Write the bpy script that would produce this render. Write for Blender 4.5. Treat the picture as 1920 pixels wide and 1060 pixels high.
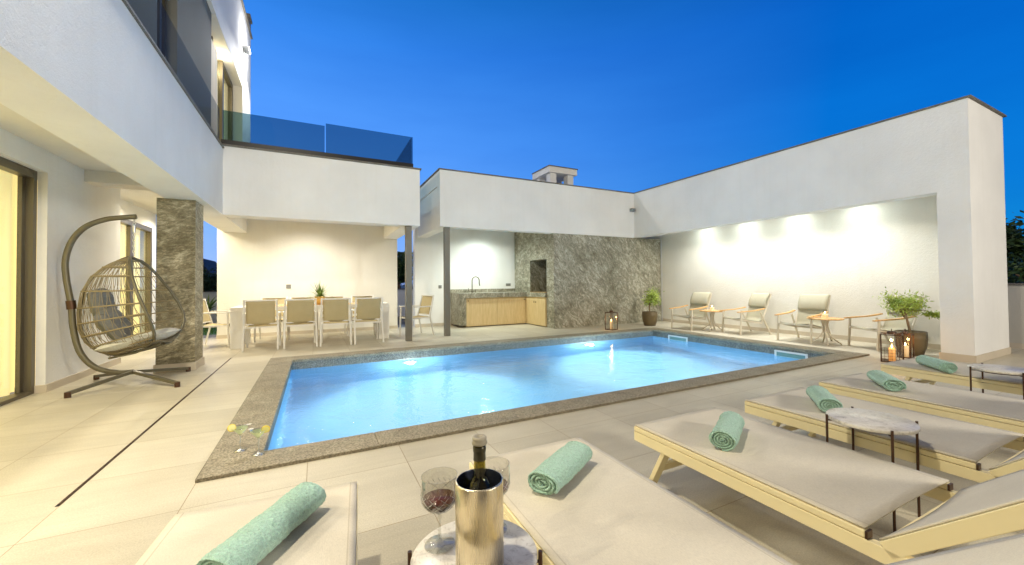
import bpy, bmesh, math, random
from mathutils import Vector, Matrix, noise
random.seed(7)
sc = bpy.context.scene
for o in list(bpy.data.objects):
    bpy.data.objects.remove(o)
PI = math.pi
R = math.radians
# ------------------------------------------------------------------ camera
EYE = 1.18
cd = bpy.data.cameras.new('camera')
cam = bpy.data.objects.new('camera', cd)
sc.collection.objects.link(cam)
rows = [[0.8872948811939457, -0.46111197253380626, -0.009140163729611295],
        [-0.00012801970044282358, 0.019571865823448723, -0.9998084444928164],
        [0.46120253405415945, 0.8871260850939798, 0.017306984943966406]]
rt, dn, fw = [Vector(r) for r in rows]
mw = Matrix.Identity(4)
for i in range(3):
    mw[i][0] = rt[i]; mw[i][1] = -dn[i]; mw[i][2] = -fw[i]
mw[2][3] = EYE
cam.matrix_world = mw
cd.sensor_width = 36.0
cd.lens = 744.172 / 1920 * 36.0
cd.shift_x = (960 - 979.59) / 1920
cd.shift_y = (519.10 - 530) / 1920
cd.clip_start = 0.02
cd.clip_end = 2000
sc.camera = cam
# ------------------------------------------------------------------ world (dusk sky)
w = bpy.data.worlds.new('World'); sc.world = w
w.use_nodes = True
nt = w.node_tree; N = nt.nodes; L = nt.links
for n in list(N): N.remove(n)
out = N.new('ShaderNodeOutputWorld'); bg = N.new('ShaderNodeBackground')
tc = N.new('ShaderNodeTexCoord'); sx = N.new('ShaderNodeSeparateXYZ')
L.new(tc.outputs['Generated'], sx.inputs[0])
rp = N.new('ShaderNodeValToRGB'); L.new(sx.outputs['Z'], rp.inputs[0])
cr = rp.color_ramp
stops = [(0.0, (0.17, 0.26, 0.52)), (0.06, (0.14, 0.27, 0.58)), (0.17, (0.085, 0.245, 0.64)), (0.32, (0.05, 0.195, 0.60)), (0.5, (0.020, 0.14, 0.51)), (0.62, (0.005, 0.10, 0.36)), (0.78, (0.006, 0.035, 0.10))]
while len(cr.elements) < len(stops): cr.elements.new(0.5)
for e, (p, c) in zip(cr.elements, stops):
    e.position = p; e.color = (*c, 1)
# afterglow on the left, deeper blue to the right
dotn = N.new('ShaderNodeVectorMath'); dotn.operation = 'DOT_PRODUCT'
L.new(tc.outputs['Generated'], dotn.inputs[0]); dotn.inputs[1].default_value = (-0.72, 0.69, 0)
mr = N.new('ShaderNodeMapRange'); L.new(dotn.outputs['Value'], mr.inputs[0])
mr.inputs[1].default_value = -0.35; mr.inputs[2].default_value = 0.95
mr.inputs[3].default_value = 0.0; mr.inputs[4].default_value = 1.0
mixc = N.new('ShaderNodeMixRGB'); mixc.blend_type = 'MULTIPLY'; mixc.inputs[0].default_value = 1
ramp2 = N.new('ShaderNodeValToRGB'); L.new(mr.outputs[0], ramp2.inputs[0])
ramp2.color_ramp.elements[0].color = (0.02, 0.50, 0.66, 1); ramp2.color_ramp.elements[0].position = 0.0
ramp2.color_ramp.elements[1].color = (1.45, 1.22, 1.12, 1); ramp2.color_ramp.elements[1].position = 1.0
cn = N.new('ShaderNodeTexNoise'); cn.inputs['Scale'].default_value = 2.2; cn.inputs['Detail'].default_value = 6; cn.inputs['Roughness'].default_value = 0.6
cmap = N.new('ShaderNodeMapping'); cmap.inputs['Scale'].default_value = (1, 1, 5); L.new(tc.outputs['Generated'], cmap.inputs[0]); L.new(cmap.outputs[0], cn.inputs['Vector'])
crp = N.new('ShaderNodeValToRGB'); L.new(cn.outputs['Fac'], crp.inputs[0])
crp.color_ramp.elements[0].position = 0.35; crp.color_ramp.elements[0].color = (0.94, 0.95, 0.97, 1)
crp.color_ramp.elements[1].position = 0.7; crp.color_ramp.elements[1].color = (1.10, 1.06, 1.03, 1)
mixk = N.new('ShaderNodeMixRGB'); mixk.blend_type = 'MULTIPLY'; mixk.inputs[0].default_value = 1
L.new(rp.outputs[0], mixk.inputs[1]); L.new(crp.outputs[0], mixk.inputs[2]); L.new(mixk.outputs[0], mixc.inputs[1]); L.new(ramp2.outputs[0], mixc.inputs[2])
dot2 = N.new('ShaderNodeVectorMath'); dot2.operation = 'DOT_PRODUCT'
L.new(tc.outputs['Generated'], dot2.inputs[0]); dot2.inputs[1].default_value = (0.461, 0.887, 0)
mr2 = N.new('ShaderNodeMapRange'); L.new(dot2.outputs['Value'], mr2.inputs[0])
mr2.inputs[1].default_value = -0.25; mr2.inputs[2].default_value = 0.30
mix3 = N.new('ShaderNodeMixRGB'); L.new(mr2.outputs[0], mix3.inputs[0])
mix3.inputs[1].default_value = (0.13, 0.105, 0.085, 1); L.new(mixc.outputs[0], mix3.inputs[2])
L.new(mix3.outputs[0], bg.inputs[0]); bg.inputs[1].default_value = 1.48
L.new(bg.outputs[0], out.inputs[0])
sc.view_settings.view_transform = 'Standard'
sc.view_settings.look = 'None'
sc.view_settings.exposure = 0.2
sc.view_settings.gamma = 1
sc.cycles.use_denoising = True
sc.cycles.max_bounces = 10
sc.cycles.transmission_bounces = 10
sc.cycles.transparent_max_bounces = 16
sc.cycles.sample_clamp_indirect = 6
sc.cycles.blur_glossy = 0.3
sc.cycles.caustics_reflective = False

# ------------------------------------------------------------------ lamps of the place, plus added fill lights
def lamp(name, kind, loc, power, color, size=0.05, target=None, angle=110, blend=0.6):
    ld = bpy.data.lights.new(name, kind); ld.energy = power; ld.color = color
    if kind == 'SPOT':
        ld.spot_size = R(angle); ld.spot_blend = blend
    ld.shadow_soft_size = size
    o = bpy.data.objects.new(name, ld); sc.collection.objects.link(o)
    o.location = loc
    d = Vector(target if target else (loc[0], loc[1], loc[2] - 1)) - Vector(loc)
    o.rotation_euler = d.to_track_quat('-Z', 'Y').to_euler()
    return o
WARM = (1.0, 0.88, 0.66); NEUT = (1.0, 0.95, 0.85); COOL = (0.88, 1.0, 0.93)
WALLWASH = [(9.05, 7.2), (9.05, 6.05), (9.05, 4.9), (9.05, 3.75)]
UPPER = [(-1.64, 9.6, 5.70)]
SOFFIT = [(-2.45, 10.85), (-2.35, 0.6), (-2.35, 2.6), (-2.35, 4.6), (-2.45, 9.2)]  # first entry is added to brighten the lawn and its garden wall
DINING = [(-0.2, 10.25)]
KITCH = [(4.25, 10.35)]
for x, y in WALLWASH:
    lamp('wall_wash_lamp', 'SPOT', (x, y, 2.77), 20, COOL, 0.04, None, 165, 1.0)
    lamp('wing_fill_light', 'SPOT', (8.62, y - .1, 2.77), 115, (1.0, 0.98, 0.93), 0.04, (8.3, y - .1, 0), 140, 1.0)  # added fill row that brightens the wing's wall and floor
for x, y in SOFFIT: lamp('soffit_lamp', 'SPOT', (x, y, 2.68), 135, WARM, 0.05, None, 168, 0.8)
for x, y, z in UPPER: lamp('upper_soffit_lamp', 'POINT', (x, y, z - .12), 9, WARM, 0.04)
lamp('wall_glow_lamp', 'POINT', (-1.2, 11.1, 6.8), 45, (1.0, 0.97, 0.92), 0.05)
for x, y in DINING: lamp('dining_lamp', 'SPOT', (x, y, 2.68), 80, NEUT, 0.04, None, 165, 1)
for x in (-0.75, 0.9): lamp('dining_fill_light', 'SPOT', (x, 9.7, 2.68), 95, NEUT, 0.05, None, 150, 1)  # two added fill lights for the dining wall and floor
for x, y in KITCH: lamp('kitchen_lamp', 'SPOT', (x, y, 2.68), 110, COOL, 0.04, None, 165, 1)
lamp('kitchen_spot_lamp', 'SPOT', (3.9, 9.6, 2.68), 110, COOL, 0.05, None, 150, 1)
# added rear fill without a fitting, then floodlights on the house's upper floor
lamp('rear_fill_light', 'SPOT', (6.0, -6.0, 3.6), 1750, (1.0, 0.94, 0.83), 0.6, (5.2, 5.0, 0.8), 150, 0.8)
lamp('house_flood_lamp', 'SPOT', (-1.15, 1.6, 5.2), 640, (1.0, 0.90, 0.70), 0.12, (5.0, 5.0, 0.5), 150, 0.5)
lamp('far_flood_lamp', 'SPOT', (-1.18, 11.2, 6.75), 420, (1.0, 0.97, 0.92), 0.06, (5.0, 10.6, 1.5), 172, 0.3)

# ------------------------------------------------------------------ material helpers
def mat(name, base, rough=0.6, metal=0.0, spec=0.5, emis=None, estr=0.0, trans=0.0, ior=1.45, alpha=1.0):
    m = bpy.data.materials.new(name); m.use_nodes = True
    b = m.node_tree.nodes['Principled BSDF']
    b.inputs['Base Color'].default_value = (*base, 1)
    b.inputs['Roughness'].default_value = rough
    b.inputs['Metallic'].default_value = metal
    b.inputs['Specular IOR Level'].default_value = spec
    b.inputs['Transmission Weight'].default_value = trans
    b.inputs['IOR'].default_value = ior
    if emis:
        b.inputs['Emission Color'].default_value = (*emis, 1)
        b.inputs['Emission Strength'].default_value = estr
    return m
def nd(m): return m.node_tree.nodes, m.node_tree.links, m.node_tree.nodes['Principled BSDF']
def coords(m, scale=(1, 1, 1), rot=(0, 0, 0)):
    N, L, b = nd(m)
    t = N.new('ShaderNodeTexCoord'); mp = N.new('ShaderNodeMapping')
    mp.inputs['Scale'].default_value = scale; mp.inputs['Rotation'].default_value = rot
    L.new(t.outputs['Object'], mp.inputs[0]); return mp.outputs[0]
def ntex(m, vec, scale, detail=4, rough=0.55, dist=0.0):
    N, L, b = nd(m)
    n = N.new('ShaderNodeTexNoise'); n.inputs['Scale'].default_value = scale
    n.inputs['Detail'].default_value = detail; n.inputs['Roughness'].default_value = rough
    n.inputs['Distortion'].default_value = dist
    L.new(vec, n.inputs['Vector']); return n.outputs['Fac']
def ramp(m, fac, st):
    N, L, b = nd(m)
    r = N.new('ShaderNodeValToRGB'); L.new(fac, r.inputs[0]); c = r.color_ramp
    while len(c.elements) < len(st): c.elements.new(0.5)
    for e, (p, col) in zip(c.elements, st): e.position = p; e.color = (*col, 1)
    return r.outputs[0]
def mixn(m, a, b2, fac=0.5, mode='MIX'):
    N, L, b = nd(m)
    x = N.new('ShaderNodeMixRGB'); x.blend_type = mode
    for i, v in ((0, fac), (1, a), (2, b2)):
        if hasattr(v, 'links'): L.new(v, x.inputs[i])
        elif isinstance(v, tuple): x.inputs[i].default_value = (*v, 1)
        else: x.inputs[i].default_value = v
    return x.outputs[0]
def bump(m, h, strength=0.3, dist=0.01, prev=None):
    N, L, b = nd(m)
    u = N.new('ShaderNodeBump'); u.inputs['Strength'].default_value = strength; u.inputs['Distance'].default_value = dist
    L.new(h, u.inputs['Height'])
    if prev: L.new(prev, u.inputs['Normal'])
    L.new(u.outputs[0], b.inputs['Normal']); return u.outputs[0]
def setc(m, c): nd(m)[1].new(c, nd(m)[2].inputs['Base Color'])
def setr(m, c): nd(m)[1].new(c, nd(m)[2].inputs['Roughness'])

def plaster(name, c, bs=0.6):
    m = mat(name, c, 0.9, spec=0.2)
    v = coords(m)
    big = ntex(m, v, 0.9, 5)
    pc = ramp(m, big, [(0.3, tuple(x * 0.93 for x in c)), (0.7, tuple(min(1, x * 1.04) for x in c))])
    stk = ntex(m, coords(m, (7, 7, 0.35)), 1.6, 5, 0.6)
    setc(m, mixn(m, pc, ramp(m, stk, [(0.30, (0.985, 0.982, 0.975)), (0.5, (1, 1, 1))]), 1, 'MULTIPLY'))
    b1 = bump(m, ntex(m, v, 95, 3, 0.7), bs, 0.006)
    bump(m, ntex(m, v, 26, 5, 0.65), 0.4, 0.012, b1)
    return m
M = {}
M['white'] = plaster('white_render', (0.85, 0.85, 0.83))
M['warmwhite'] = plaster('cream_render', (0.80, 0.775, 0.70))
M['grey'] = plaster('grey_render', (0.185, 0.185, 0.165))
M['base'] = plaster('baseboard_stone', (0.60, 0.53, 0.42), 0.1)
# garden wall
M['gwall'] = plaster('garden_wall_render', (0.55, 0.53, 0.47), 0.8)
def slate(name, rot, gain=1.25, br=(1, 1, 1)):
    m = mat(name, (0.3, 0.28, 0.24), 0.42, spec=0.5)
    v = coords(m, (1, 1, 1), rot)
    N, L, b = nd(m)
    mp = N.new('ShaderNodeMapping'); mp.inputs['Scale'].default_value = (1.0, 1.0, 2.5); L.new(v, mp.inputs[0])
    n1 = ntex(m, mp.outputs[0], 2.4, 10, 0.72, 2.4)
    n2 = ntex(m, mp.outputs[0], 11, 8, 0.75, 1.6)
    n3 = ntex(m, v, 1.1, 5, 0.6, 0.5)
    f = mixn(m, n1, n2, 0.55)
    c1 = ramp(m, f, [(0.28, (0.05, 0.047, 0.034)), (0.42, (0.14, 0.13, 0.098)), (0.50, (0.25, 0.24, 0.195)), (0.57, (0.44, 0.43, 0.38)), (0.66, (0.72, 0.72, 0.68))])
    c2 = ramp(m, n3, [(0.35, (0.66 * gain * br[0], 0.64 * gain * br[1], 0.54 * gain * br[2])), (0.65, (1.12 * gain * br[0], 1.10 * gain * br[1], 1.03 * gain * br[2]))])
    setc(m, mixn(m, c1, c2, 1.0, 'MULTIPLY'))
    bump(m, f, 0.6, 0.03)
    return m
M['slate'] = slate('slate_cladding', (0, R(-52), 0))
M['slate_h'] = slate('slate_cladding_banded', (R(12), R(10), 0), 1.25, (1.0, 0.93, 0.80))
M['slate_c'] = slate('slate_worktop', (0, R(70), R(20)))
def granite(name, lo, hi, sc1=75):
    m = mat(name, lo, 0.6, spec=0.35)
    v = coords(m)
    s = ntex(m, v, sc1, 2, 0.7); g = ntex(m, v, 5, 6, 0.7, 0.6)
    c = ramp(m, s, [(0.36, lo), (0.5, tuple((a + b) / 2 for a, b in zip(lo, hi))), (0.66, hi)])
    c2 = ramp(m, g, [(0.3, (0.72, 0.70, 0.66)), (0.68, (1.12, 1.1, 1.05))])
    setc(m, mixn(m, c, c2, 1.0, 'MULTIPLY')); bump(m, s, 0.2, 0.003)
    return m
M['coping'] = granite('granite_coping', (0.17, 0.145, 0.10), (0.44, 0.40, 0.31))
M['copedge'] = granite('granite_edge', (0.10, 0.085, 0.055), (0.27, 0.235, 0.17))
M['capstone'] = granite('cap_stone', (0.10, 0.095, 0.085), (0.24, 0.23, 0.21))
M['band'] = granite('waterline_granite', (0.06, 0.065, 0.06), (0.34, 0.35, 0.33), 90)
# deck tiles
m = mat('deck_tile', (0.6, 0.55, 0.45), 0.45, spec=0.35); M['deck'] = m
v = coords(m)
N_, L_, b_ = nd(m)
br = N_.new('ShaderNodeTexBrick'); L_.new(v, br.inputs['Vector'])
mp = br
map2 = N_.new('ShaderNodeMapping'); map2.inputs['Location'].default_value = (0.641 + 0.59 * 20, -2.72 + 0.665 * 20, 0)
t2 = N_.new('ShaderNodeTexCoord'); L_.new(t2.outputs['Object'], map2.inputs[0]); L_.new(map2.outputs[0], br.inputs['Vector'])
br.offset = 0.0; br.squash = 1.0
br.inputs['Scale'].default_value = 1.0; br.inputs['Brick Width'].default_value = 0.59; br.inputs['Row Height'].default_value = 0.665
br.inputs['Mortar Size'].default_value = 0.0022; br.inputs['Mortar Smooth'].default_value = 0.1
br.inputs['Color1'].default_value = (0.56, 0.515, 0.41, 1); br.inputs['Color2'].default_value = (0.65, 0.605, 0.495, 1)
br.inputs['Mortar'].default_value = (0.36, 0.28, 0.18, 1)
st = ntex(m, coords(m, (0.7, 6, 1), (0, 0, R(9))), 1.6, 6, 0.6, 0.6)
sp = ntex(m, v, 130, 3, 0.85)
bl = ntex(m, v, 1.3, 5, 0.6)
c = mixn(m, br.outputs['Color'], ramp(m, st, [(0.3, (0.92, 0.915, 0.90)), (0.7, (1.03, 1.03, 1.02))]), 1, 'MULTIPLY')
c = mixn(m, c, ramp(m, sp, [(0.3, (0.78, 0.77, 0.75)), (0.65, (1.1, 1.1, 1.1))]), 1, 'MULTIPLY')
c = mixn(m, c, ramp(m, bl, [(0.3, (0.86, 0.855, 0.84)), (0.7, (1.04, 1.04, 1.04))]), 1, 'MULTIPLY')
setc(m, c); setr(m, ramp(m, bl, [(0.3, (0.34,) * 3), (0.7, (0.5,) * 3)]))
bb = bump(m, sp, 0.25, 0.002); bump(m, br.outputs['Fac'], 0.5, -0.003, bb)
# metals, frames
M['frame'] = mat('brown_window_frame', (0.16, 0.14, 0.10), 0.4, 0.6)
M['steel'] = mat('grey_steel_post', (0.17, 0.16, 0.13), 0.5, 0.2)
M['black'] = mat('black_metal', (0.02, 0.02, 0.022), 0.4, 0.6)
M['bronze'] = mat('bronze_leg', (0.10, 0.055, 0.035), 0.4, 0.7)
M['cream'] = mat('cream_powder_coat', (0.88, 0.77, 0.47), 0.42)
M['whitem'] = mat('white_powder_coat', (0.78, 0.76, 0.70), 0.4)
M['champ'] = mat('champagne_frame', (0.66, 0.60, 0.48), 0.4, 0.2)
M['swing'] = mat('olive_taupe_paint', (0.15, 0.135, 0.09), 0.4, 0.4)
M['rattan'] = mat('rattan_cord', (0.27, 0.22, 0.125), 0.6)
M['plastic'] = mat('white_plastic', (0.82, 0.84, 0.82), 0.35)
M['socket'] = mat('grey_plastic', (0.22, 0.22, 0.20), 0.5)
M['chrome'] = mat('brushed_chrome', (0.35, 0.34, 0.31), 0.25, 1.0)
M['chain'] = mat('steel_chain', (0.65, 0.65, 0.62), 0.3, 0.9)
def fabric(name, c, sc1=420, bs=0.3, var=0.9):
    m = mat(name, c, 0.85, spec=0.2); v = coords(m)
    a = ntex(m, coords(m, (1, 0.25, 1)), sc1, 2, 0.6); a2 = ntex(m, v, 3, 4)
    cc = mixn(m, ramp(m, a, [(0.3, tuple(x * 0.9 for x in c)), (0.7, tuple(min(x * 1.06, 1) for x in c))]), ramp(m, a2, [(0.3, (var,) * 3), (0.7, (1.03,) * 3)]), 1, 'MULTIPLY')
    setc(m, cc); bump(m, a, bs, 0.0015); return m
M['sling'] = fabric('lounger_sling', (0.68, 0.62, 0.50))
m = M['sling']; N_, L_, b_ = nd(m)
t_ = N_.new('ShaderNodeTexCoord'); s_ = N_.new('ShaderNodeSeparateXYZ'); L_.new(t_.outputs['Object'], s_.inputs[0])
def mm(op, a, b=None):
    q = N_.new('ShaderNodeMath'); q.operation = op
    for i, v_ in enumerate((a, b)):
        if v_ is None: continue
        if hasattr(v_, 'links'): L_.new(v_, q.inputs[i])
        else: q.inputs[i].default_value = v_
    return q.outputs[0]
seam = mm('LESS_THAN', mm('ABSOLUTE', mm('SUBTRACT', mm('ABSOLUTE', s_.outputs['X']), .303)), .0022)
old = b_.inputs['Base Color'].links[0].from_socket
setc(m, mixn(m, old, mixn(m, (1, 1, 1), (0.80, 0.78, 0.74), seam), 1, 'MULTIPLY'))
oldn = b_.inputs['Normal'].links[0].from_socket
bump(m, ntex(m, coords(m, (2.2, 7, 1)), 1.6, 3, 0.5, 0.6), 0.35, 0.02, oldn)
M['sling2'] = fabric('taupe_sling', (0.53, 0.44, 0.25))
M['sling3'] = fabric('pale_olive_sling', (0.50, 0.47, 0.35))
M['cushion'] = fabric('patterned_cushion', (0.62, 0.62, 0.58), 60)
M['pillow'] = fabric('grey_velvet', (0.22, 0.22, 0.20), 60)
m = mat('mint_terry', (0.33, 0.60, 0.47), 0.95, spec=0.1); M['towel'] = m
v = coords(m); a = ntex(m, v, 420, 2, 0.7); a2 = ntex(m, v, 130, 2, 0.6)
setc(m, mixn(m, ramp(m, a, [(0.3, (0.30, 0.56, 0.43)), (0.7, (0.56, 0.78, 0.65))]), ramp(m, a2, [(0.3, (0.78,) * 3), (0.7, (1.12,) * 3)]), 1, 'MULTIPLY'))
bb = bump(m, a, 0.9, 0.004); bump(m, a2, 0.8, 0.006, bb)
m.node_tree.nodes['Principled BSDF'].inputs['Sheen Weight'].default_value = 0.4
def wood(name, c1, c2, scale=(1, 1, 12), rot=(0, 0, 0)):
    m = mat(name, c1, 0.5); v = coords(m, scale, rot)
    a = ntex(m, v, 5, 6, 0.65, 0.4)
    setc(m, ramp(m, a, [(0.3, c1), (0.7, c2)])); bump(m, a, 0.1, 0.002); return m
M['teak'] = wood('teak', (0.50, 0.27, 0.09), (0.74, 0.47, 0.20), (1, 10, 1))
M['oak'] = wood('oak_veneer', (0.58, 0.42, 0.19), (0.74, 0.57, 0.31), (6, 6, 0.7))
m = mat('veined_marble', (0.75, 0.72, 0.66), 0.28); M['marble'] = m
v = coords(m); a = ntex(m, v, 9, 8, 0.65, 1.2); a2 = ntex(m, v, 30, 6, 0.7, 2)
setc(m, mixn(m, ramp(m, a, [(0.30, (0.40, 0.37, 0.33)), (0.45, (0.66, 0.62, 0.55)), (0.7, (0.80, 0.77, 0.70))]), ramp(m, a2, [(0.36, (0.72, 0.70, 0.67)), (0.48, (1, 1, 1))]), 1, 'MULTIPLY'))
m = mat('brushed_brass', (0.74, 0.65, 0.47), 0.27, 1.0); M['brass'] = m
v = coords(m, (1, 1, 1)); a = ntex(m, coords(m, (40, 40, 0.6)), 6, 3)
N_, L_, b_ = nd(m); setr(m, ramp(m, a, [(0.3, (0.25,) * 3), (0.7, (0.31,) * 3)])); b_.inputs['Anisotropic'].default_value = 0.7
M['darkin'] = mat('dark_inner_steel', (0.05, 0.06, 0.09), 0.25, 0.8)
M['wine'] = mat('red_wine', (0.10, 0.010, 0.008), 0.08)
M['winedark'] = mat('wine_in_bottle', (0.03, 0.008, 0.005), 0.1)
M['lemon'] = mat('lemon_rind', (0.85, 0.66, 0.05), 0.5)
M['lemonp'] = mat('lemon_flesh', (0.85, 0.80, 0.30), 0.4)
M['cut'] = mat('frosted_cut', (0.62, 0.60, 0.54), 0.25)
M['petal'] = mat('white_petal', (0.85, 0.83, 0.80), 0.6)
M['stopper'] = mat('grey_rubber', (0.30, 0.27, 0.20), 0.5)
M['foil'] = mat('bottle_foil', (0.05, 0.045, 0.025), 0.3, 0.5)
M['wax'] = mat('candle_wax', (0.85, 0.72, 0.52), 0.5, emis=(1.0, 0.55, 0.18), estr=0.35)
M['waxo'] = mat('amber_candle_wax', (0.82, 0.52, 0.22), 0.5, emis=(1.0, 0.35, 0.06), estr=0.5)
M['flame'] = mat('flame', (1, 0.8, 0.4), 0.5, emis=(1.0, 0.62, 0.22), estr=22)
M['led'] = mat('lit_lamp', (1, 1, 1), 0.5, emis=(1, 0.97, 0.88), estr=14)
M['poolled'] = mat('lit_pool_lamp', (1, 1, 1), 0.5, emis=(0.85, 0.97, 1.0), estr=16)
M['pot'] = plaster('bronze_glazed_pot', (0.14, 0.105, 0.055), 0.1); nd(M['pot'])[2].inputs['Roughness'].default_value = 0.45
M['soil'] = mat('soil', (0.05, 0.035, 0.02), 0.95)
M['bark'] = mat('bark', (0.22, 0.15, 0.08), 0.9)
M['goldpot'] = mat('gold_ribbed_pot', (0.72, 0.45, 0.12), 0.4, 0.3)
def leafm(name, a, b):
    m = mat(name, a, 0.5, spec=0.4); v = coords(m)
    setc(m, ramp(m, ntex(m, v, 9, 3), [(0.35, a), (0.65, b)])); return m
M['leaf'] = leafm('olive_leaf', (0.20, 0.30, 0.04), (0.50, 0.60, 0.12))
M['grassy'] = leafm('spiky_leaf', (0.10, 0.18, 0.04), (0.30, 0.38, 0.12))
M['dleaf'] = leafm('tree_leaf', (0.025, 0.06, 0.02), (0.07, 0.12, 0.035))
M['lawn'] = leafm('lawn', (0.04, 0.12, 0.01), (0.10, 0.22, 0.03))
M['gravel'] = granite('gravel', (0.10, 0.10, 0.09), (0.5, 0.48, 0.42), 30)
M['earth'] = granite('dry_ground', (0.10, 0.09, 0.06), (0.2, 0.17, 0.12), 3)
M['soot'] = mat('sooty_firebrick', (0.03, 0.022, 0.012), 0.9)
M['brick'] = mat('fire_back_board', (0.40, 0.24, 0.08), 0.6)
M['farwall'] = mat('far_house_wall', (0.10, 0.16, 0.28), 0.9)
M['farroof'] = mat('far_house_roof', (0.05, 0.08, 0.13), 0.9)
# curtained, lit interior
def curtain(name, c, e):
    m = mat(name, c, 0.8)
    N, L, b = nd(m)
    v = coords(m, (1, 1, 0.02)); a = ntex(m, v, 7, 3, 0.5)
    col = ramp(m, a, [(0.35, tuple(x * 0.8 for x in c)), (0.65, c)])
    setc(m, col); L.new(col, b.inputs['Emission Color']); b.inputs['Emission Strength'].default_value = e
    return m
M['curtain'] = curtain('lit_curtain', (1.0, 0.80, 0.36), 0.95)
M['sheer'] = curtain('sheer_curtain', (0.78, 0.66, 0.46), 0.16)
# tinted window pane
def pane(name, tint, rough=0.0, refl=1.0, fk=0.55, f0=0.035, pwr=5.0):
    m = bpy.data.materials.new(name); m.use_nodes = True
    N, L = m.node_tree.nodes, m.node_tree.links
    for n in list(N): N.remove(n)
    o = N.new('ShaderNodeOutputMaterial'); t = N.new('ShaderNodeBsdfTransparent'); g = N.new('ShaderNodeBsdfGlossy')
    t.inputs[0].default_value = (*tint, 1); g.inputs['Roughness'].default_value = rough
    g.inputs['Color'].default_value = (refl, refl, refl, 1)
    ge = N.new('ShaderNodeNewGeometry'); dt = N.new('ShaderNodeVectorMath'); dt.operation = 'DOT_PRODUCT'
    L.new(ge.outputs['Incoming'], dt.inputs[0]); L.new(ge.outputs['Normal'], dt.inputs[1])
    def mth(op, a, b):
        q = N.new('ShaderNodeMath'); q.operation = op
        for i, v in enumerate((a, b)):
            if v is None: continue
            if hasattr(v, 'links'): L.new(v, q.inputs[i])
            else: q.inputs[i].default_value = v
        return q.outputs[0]
    ab = mth('ABSOLUTE', dt.outputs['Value'], None)
    pw_ = mth('POWER', mth('SUBTRACT', 1.0, ab), pwr)
    fr_ = mth('MINIMUM', mth('ADD', mth('MULTIPLY', pw_, fk), f0), 0.9)
    x = N.new('ShaderNodeMixShader'); L.new(fr_, x.inputs[0]); L.new(t.outputs[0], x.inputs[1]); L.new(g.outputs[0], x.inputs[2])
    L.new(x.outputs[0], o.inputs[0]); return m
M['pane'] = pane('window_pane', (0.9, 0.93, 0.92))
M['smoke'] = pane('smoked_pane', (0.46, 0.60, 0.64), 0.0, 0.5)
M['smoke2'] = pane('smoked_side_pane', (0.93, 0.95, 0.95), 0.0, 0.10)
def translucent(name, c):
    m = bpy.data.materials.new(name); m.use_nodes = True
    N, L = m.node_tree.nodes, m.node_tree.links
    for n in list(N): N.remove(n)
    o = N.new('ShaderNodeOutputMaterial'); d = N.new('ShaderNodeBsdfDiffuse'); t = N.new('ShaderNodeBsdfTranslucent'); x = N.new('ShaderNodeMixShader')
    d.inputs[0].default_value = (*c, 1); t.inputs[0].default_value = (*c, 1); x.inputs[0].default_value = .6
    L.new(d.outputs[0], x.inputs[1]); L.new(t.outputs[0], x.inputs[2]); L.new(x.outputs[0], o.inputs[0]); return m
M['lime'] = translucent('lime_drink', (0.86, 0.95, 0.52))
M['glass'] = pane('clear_glass', (0.93, 0.94, 0.92), 0.06, 1.0, 1.3, 0.12, 3.0)
M['bottle'] = pane('olive_bottle_glass', (0.66, 0.62, 0.22), 0.03, 0.9)
M['stemg'] = pane('glass_stem', (0.85, 0.87, 0.85), 0.25, 1.0, 0.6, 0.38, 2.0)
M['crystal'] = pane('cut_crystal', (0.90, 0.90, 0.88), 0.05, 1.0, 0.9, 0.045, 3.0)
M['lpane'] = pane('lantern_pane', (0.97, 0.97, 0.96))
# pool
m = mat('blue_pool_liner', (0.30, 0.56, 0.80), 0.6); M['liner'] = m
v = coords(m)
setc(m, ramp(m, ntex(m, v, 60, 2), [(0.35, (0.22, 0.52, 0.77)), (0.65, (0.30, 0.60, 0.84))]))
m = bpy.data.materials.new('pool_water'); m.use_nodes = True; M['water'] = m
N_, L_ = m.node_tree.nodes, m.node_tree.links
for n in list(N_): N_.remove(n)
o_ = N_.new('ShaderNodeOutputMaterial'); g_ = N_.new('ShaderNodeBsdfGlass')
g_.inputs['IOR'].default_value = 1.33; g_.inputs['Roughness'].default_value = 0.03; g_.inputs['Color'].default_value = (0.93, 0.98, 1, 1)
t_ = N_.new('ShaderNodeTexCoord'); n_ = N_.new('ShaderNodeTexNoise'); n_.inputs['Scale'].default_value = 3.2; n_.inputs['Detail'].default_value = 5
n_.inputs['Distortion'].default_value = 0.5
n2_ = N_.new('ShaderNodeTexNoise'); n2_.inputs['Scale'].default_value = 22; n2_.inputs['Detail'].default_value = 3
L_.new(t_.outputs['Object'], n_.inputs[0]); L_.new(t_.outputs['Object'], n2_.inputs[0])
b1_ = N_.new('ShaderNodeBump'); b1_.inputs['Strength'].default_value = 0.30; b1_.inputs['Distance'].default_value = 0.05
b2_ = N_.new('ShaderNodeBump'); b2_.inputs['Strength'].default_value = 0.26; b2_.inputs['Distance'].default_value = 0.01
L_.new(n_.outputs[0], b1_.inputs['Height']); L_.new(n2_.outputs[0], b2_.inputs['Height']); L_.new(b1_.outputs[0], b2_.inputs['Normal'])
L_.new(b2_.outputs[0], g_.inputs['Normal']); L_.new(g_.outputs[0], o_.inputs[0])

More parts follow.
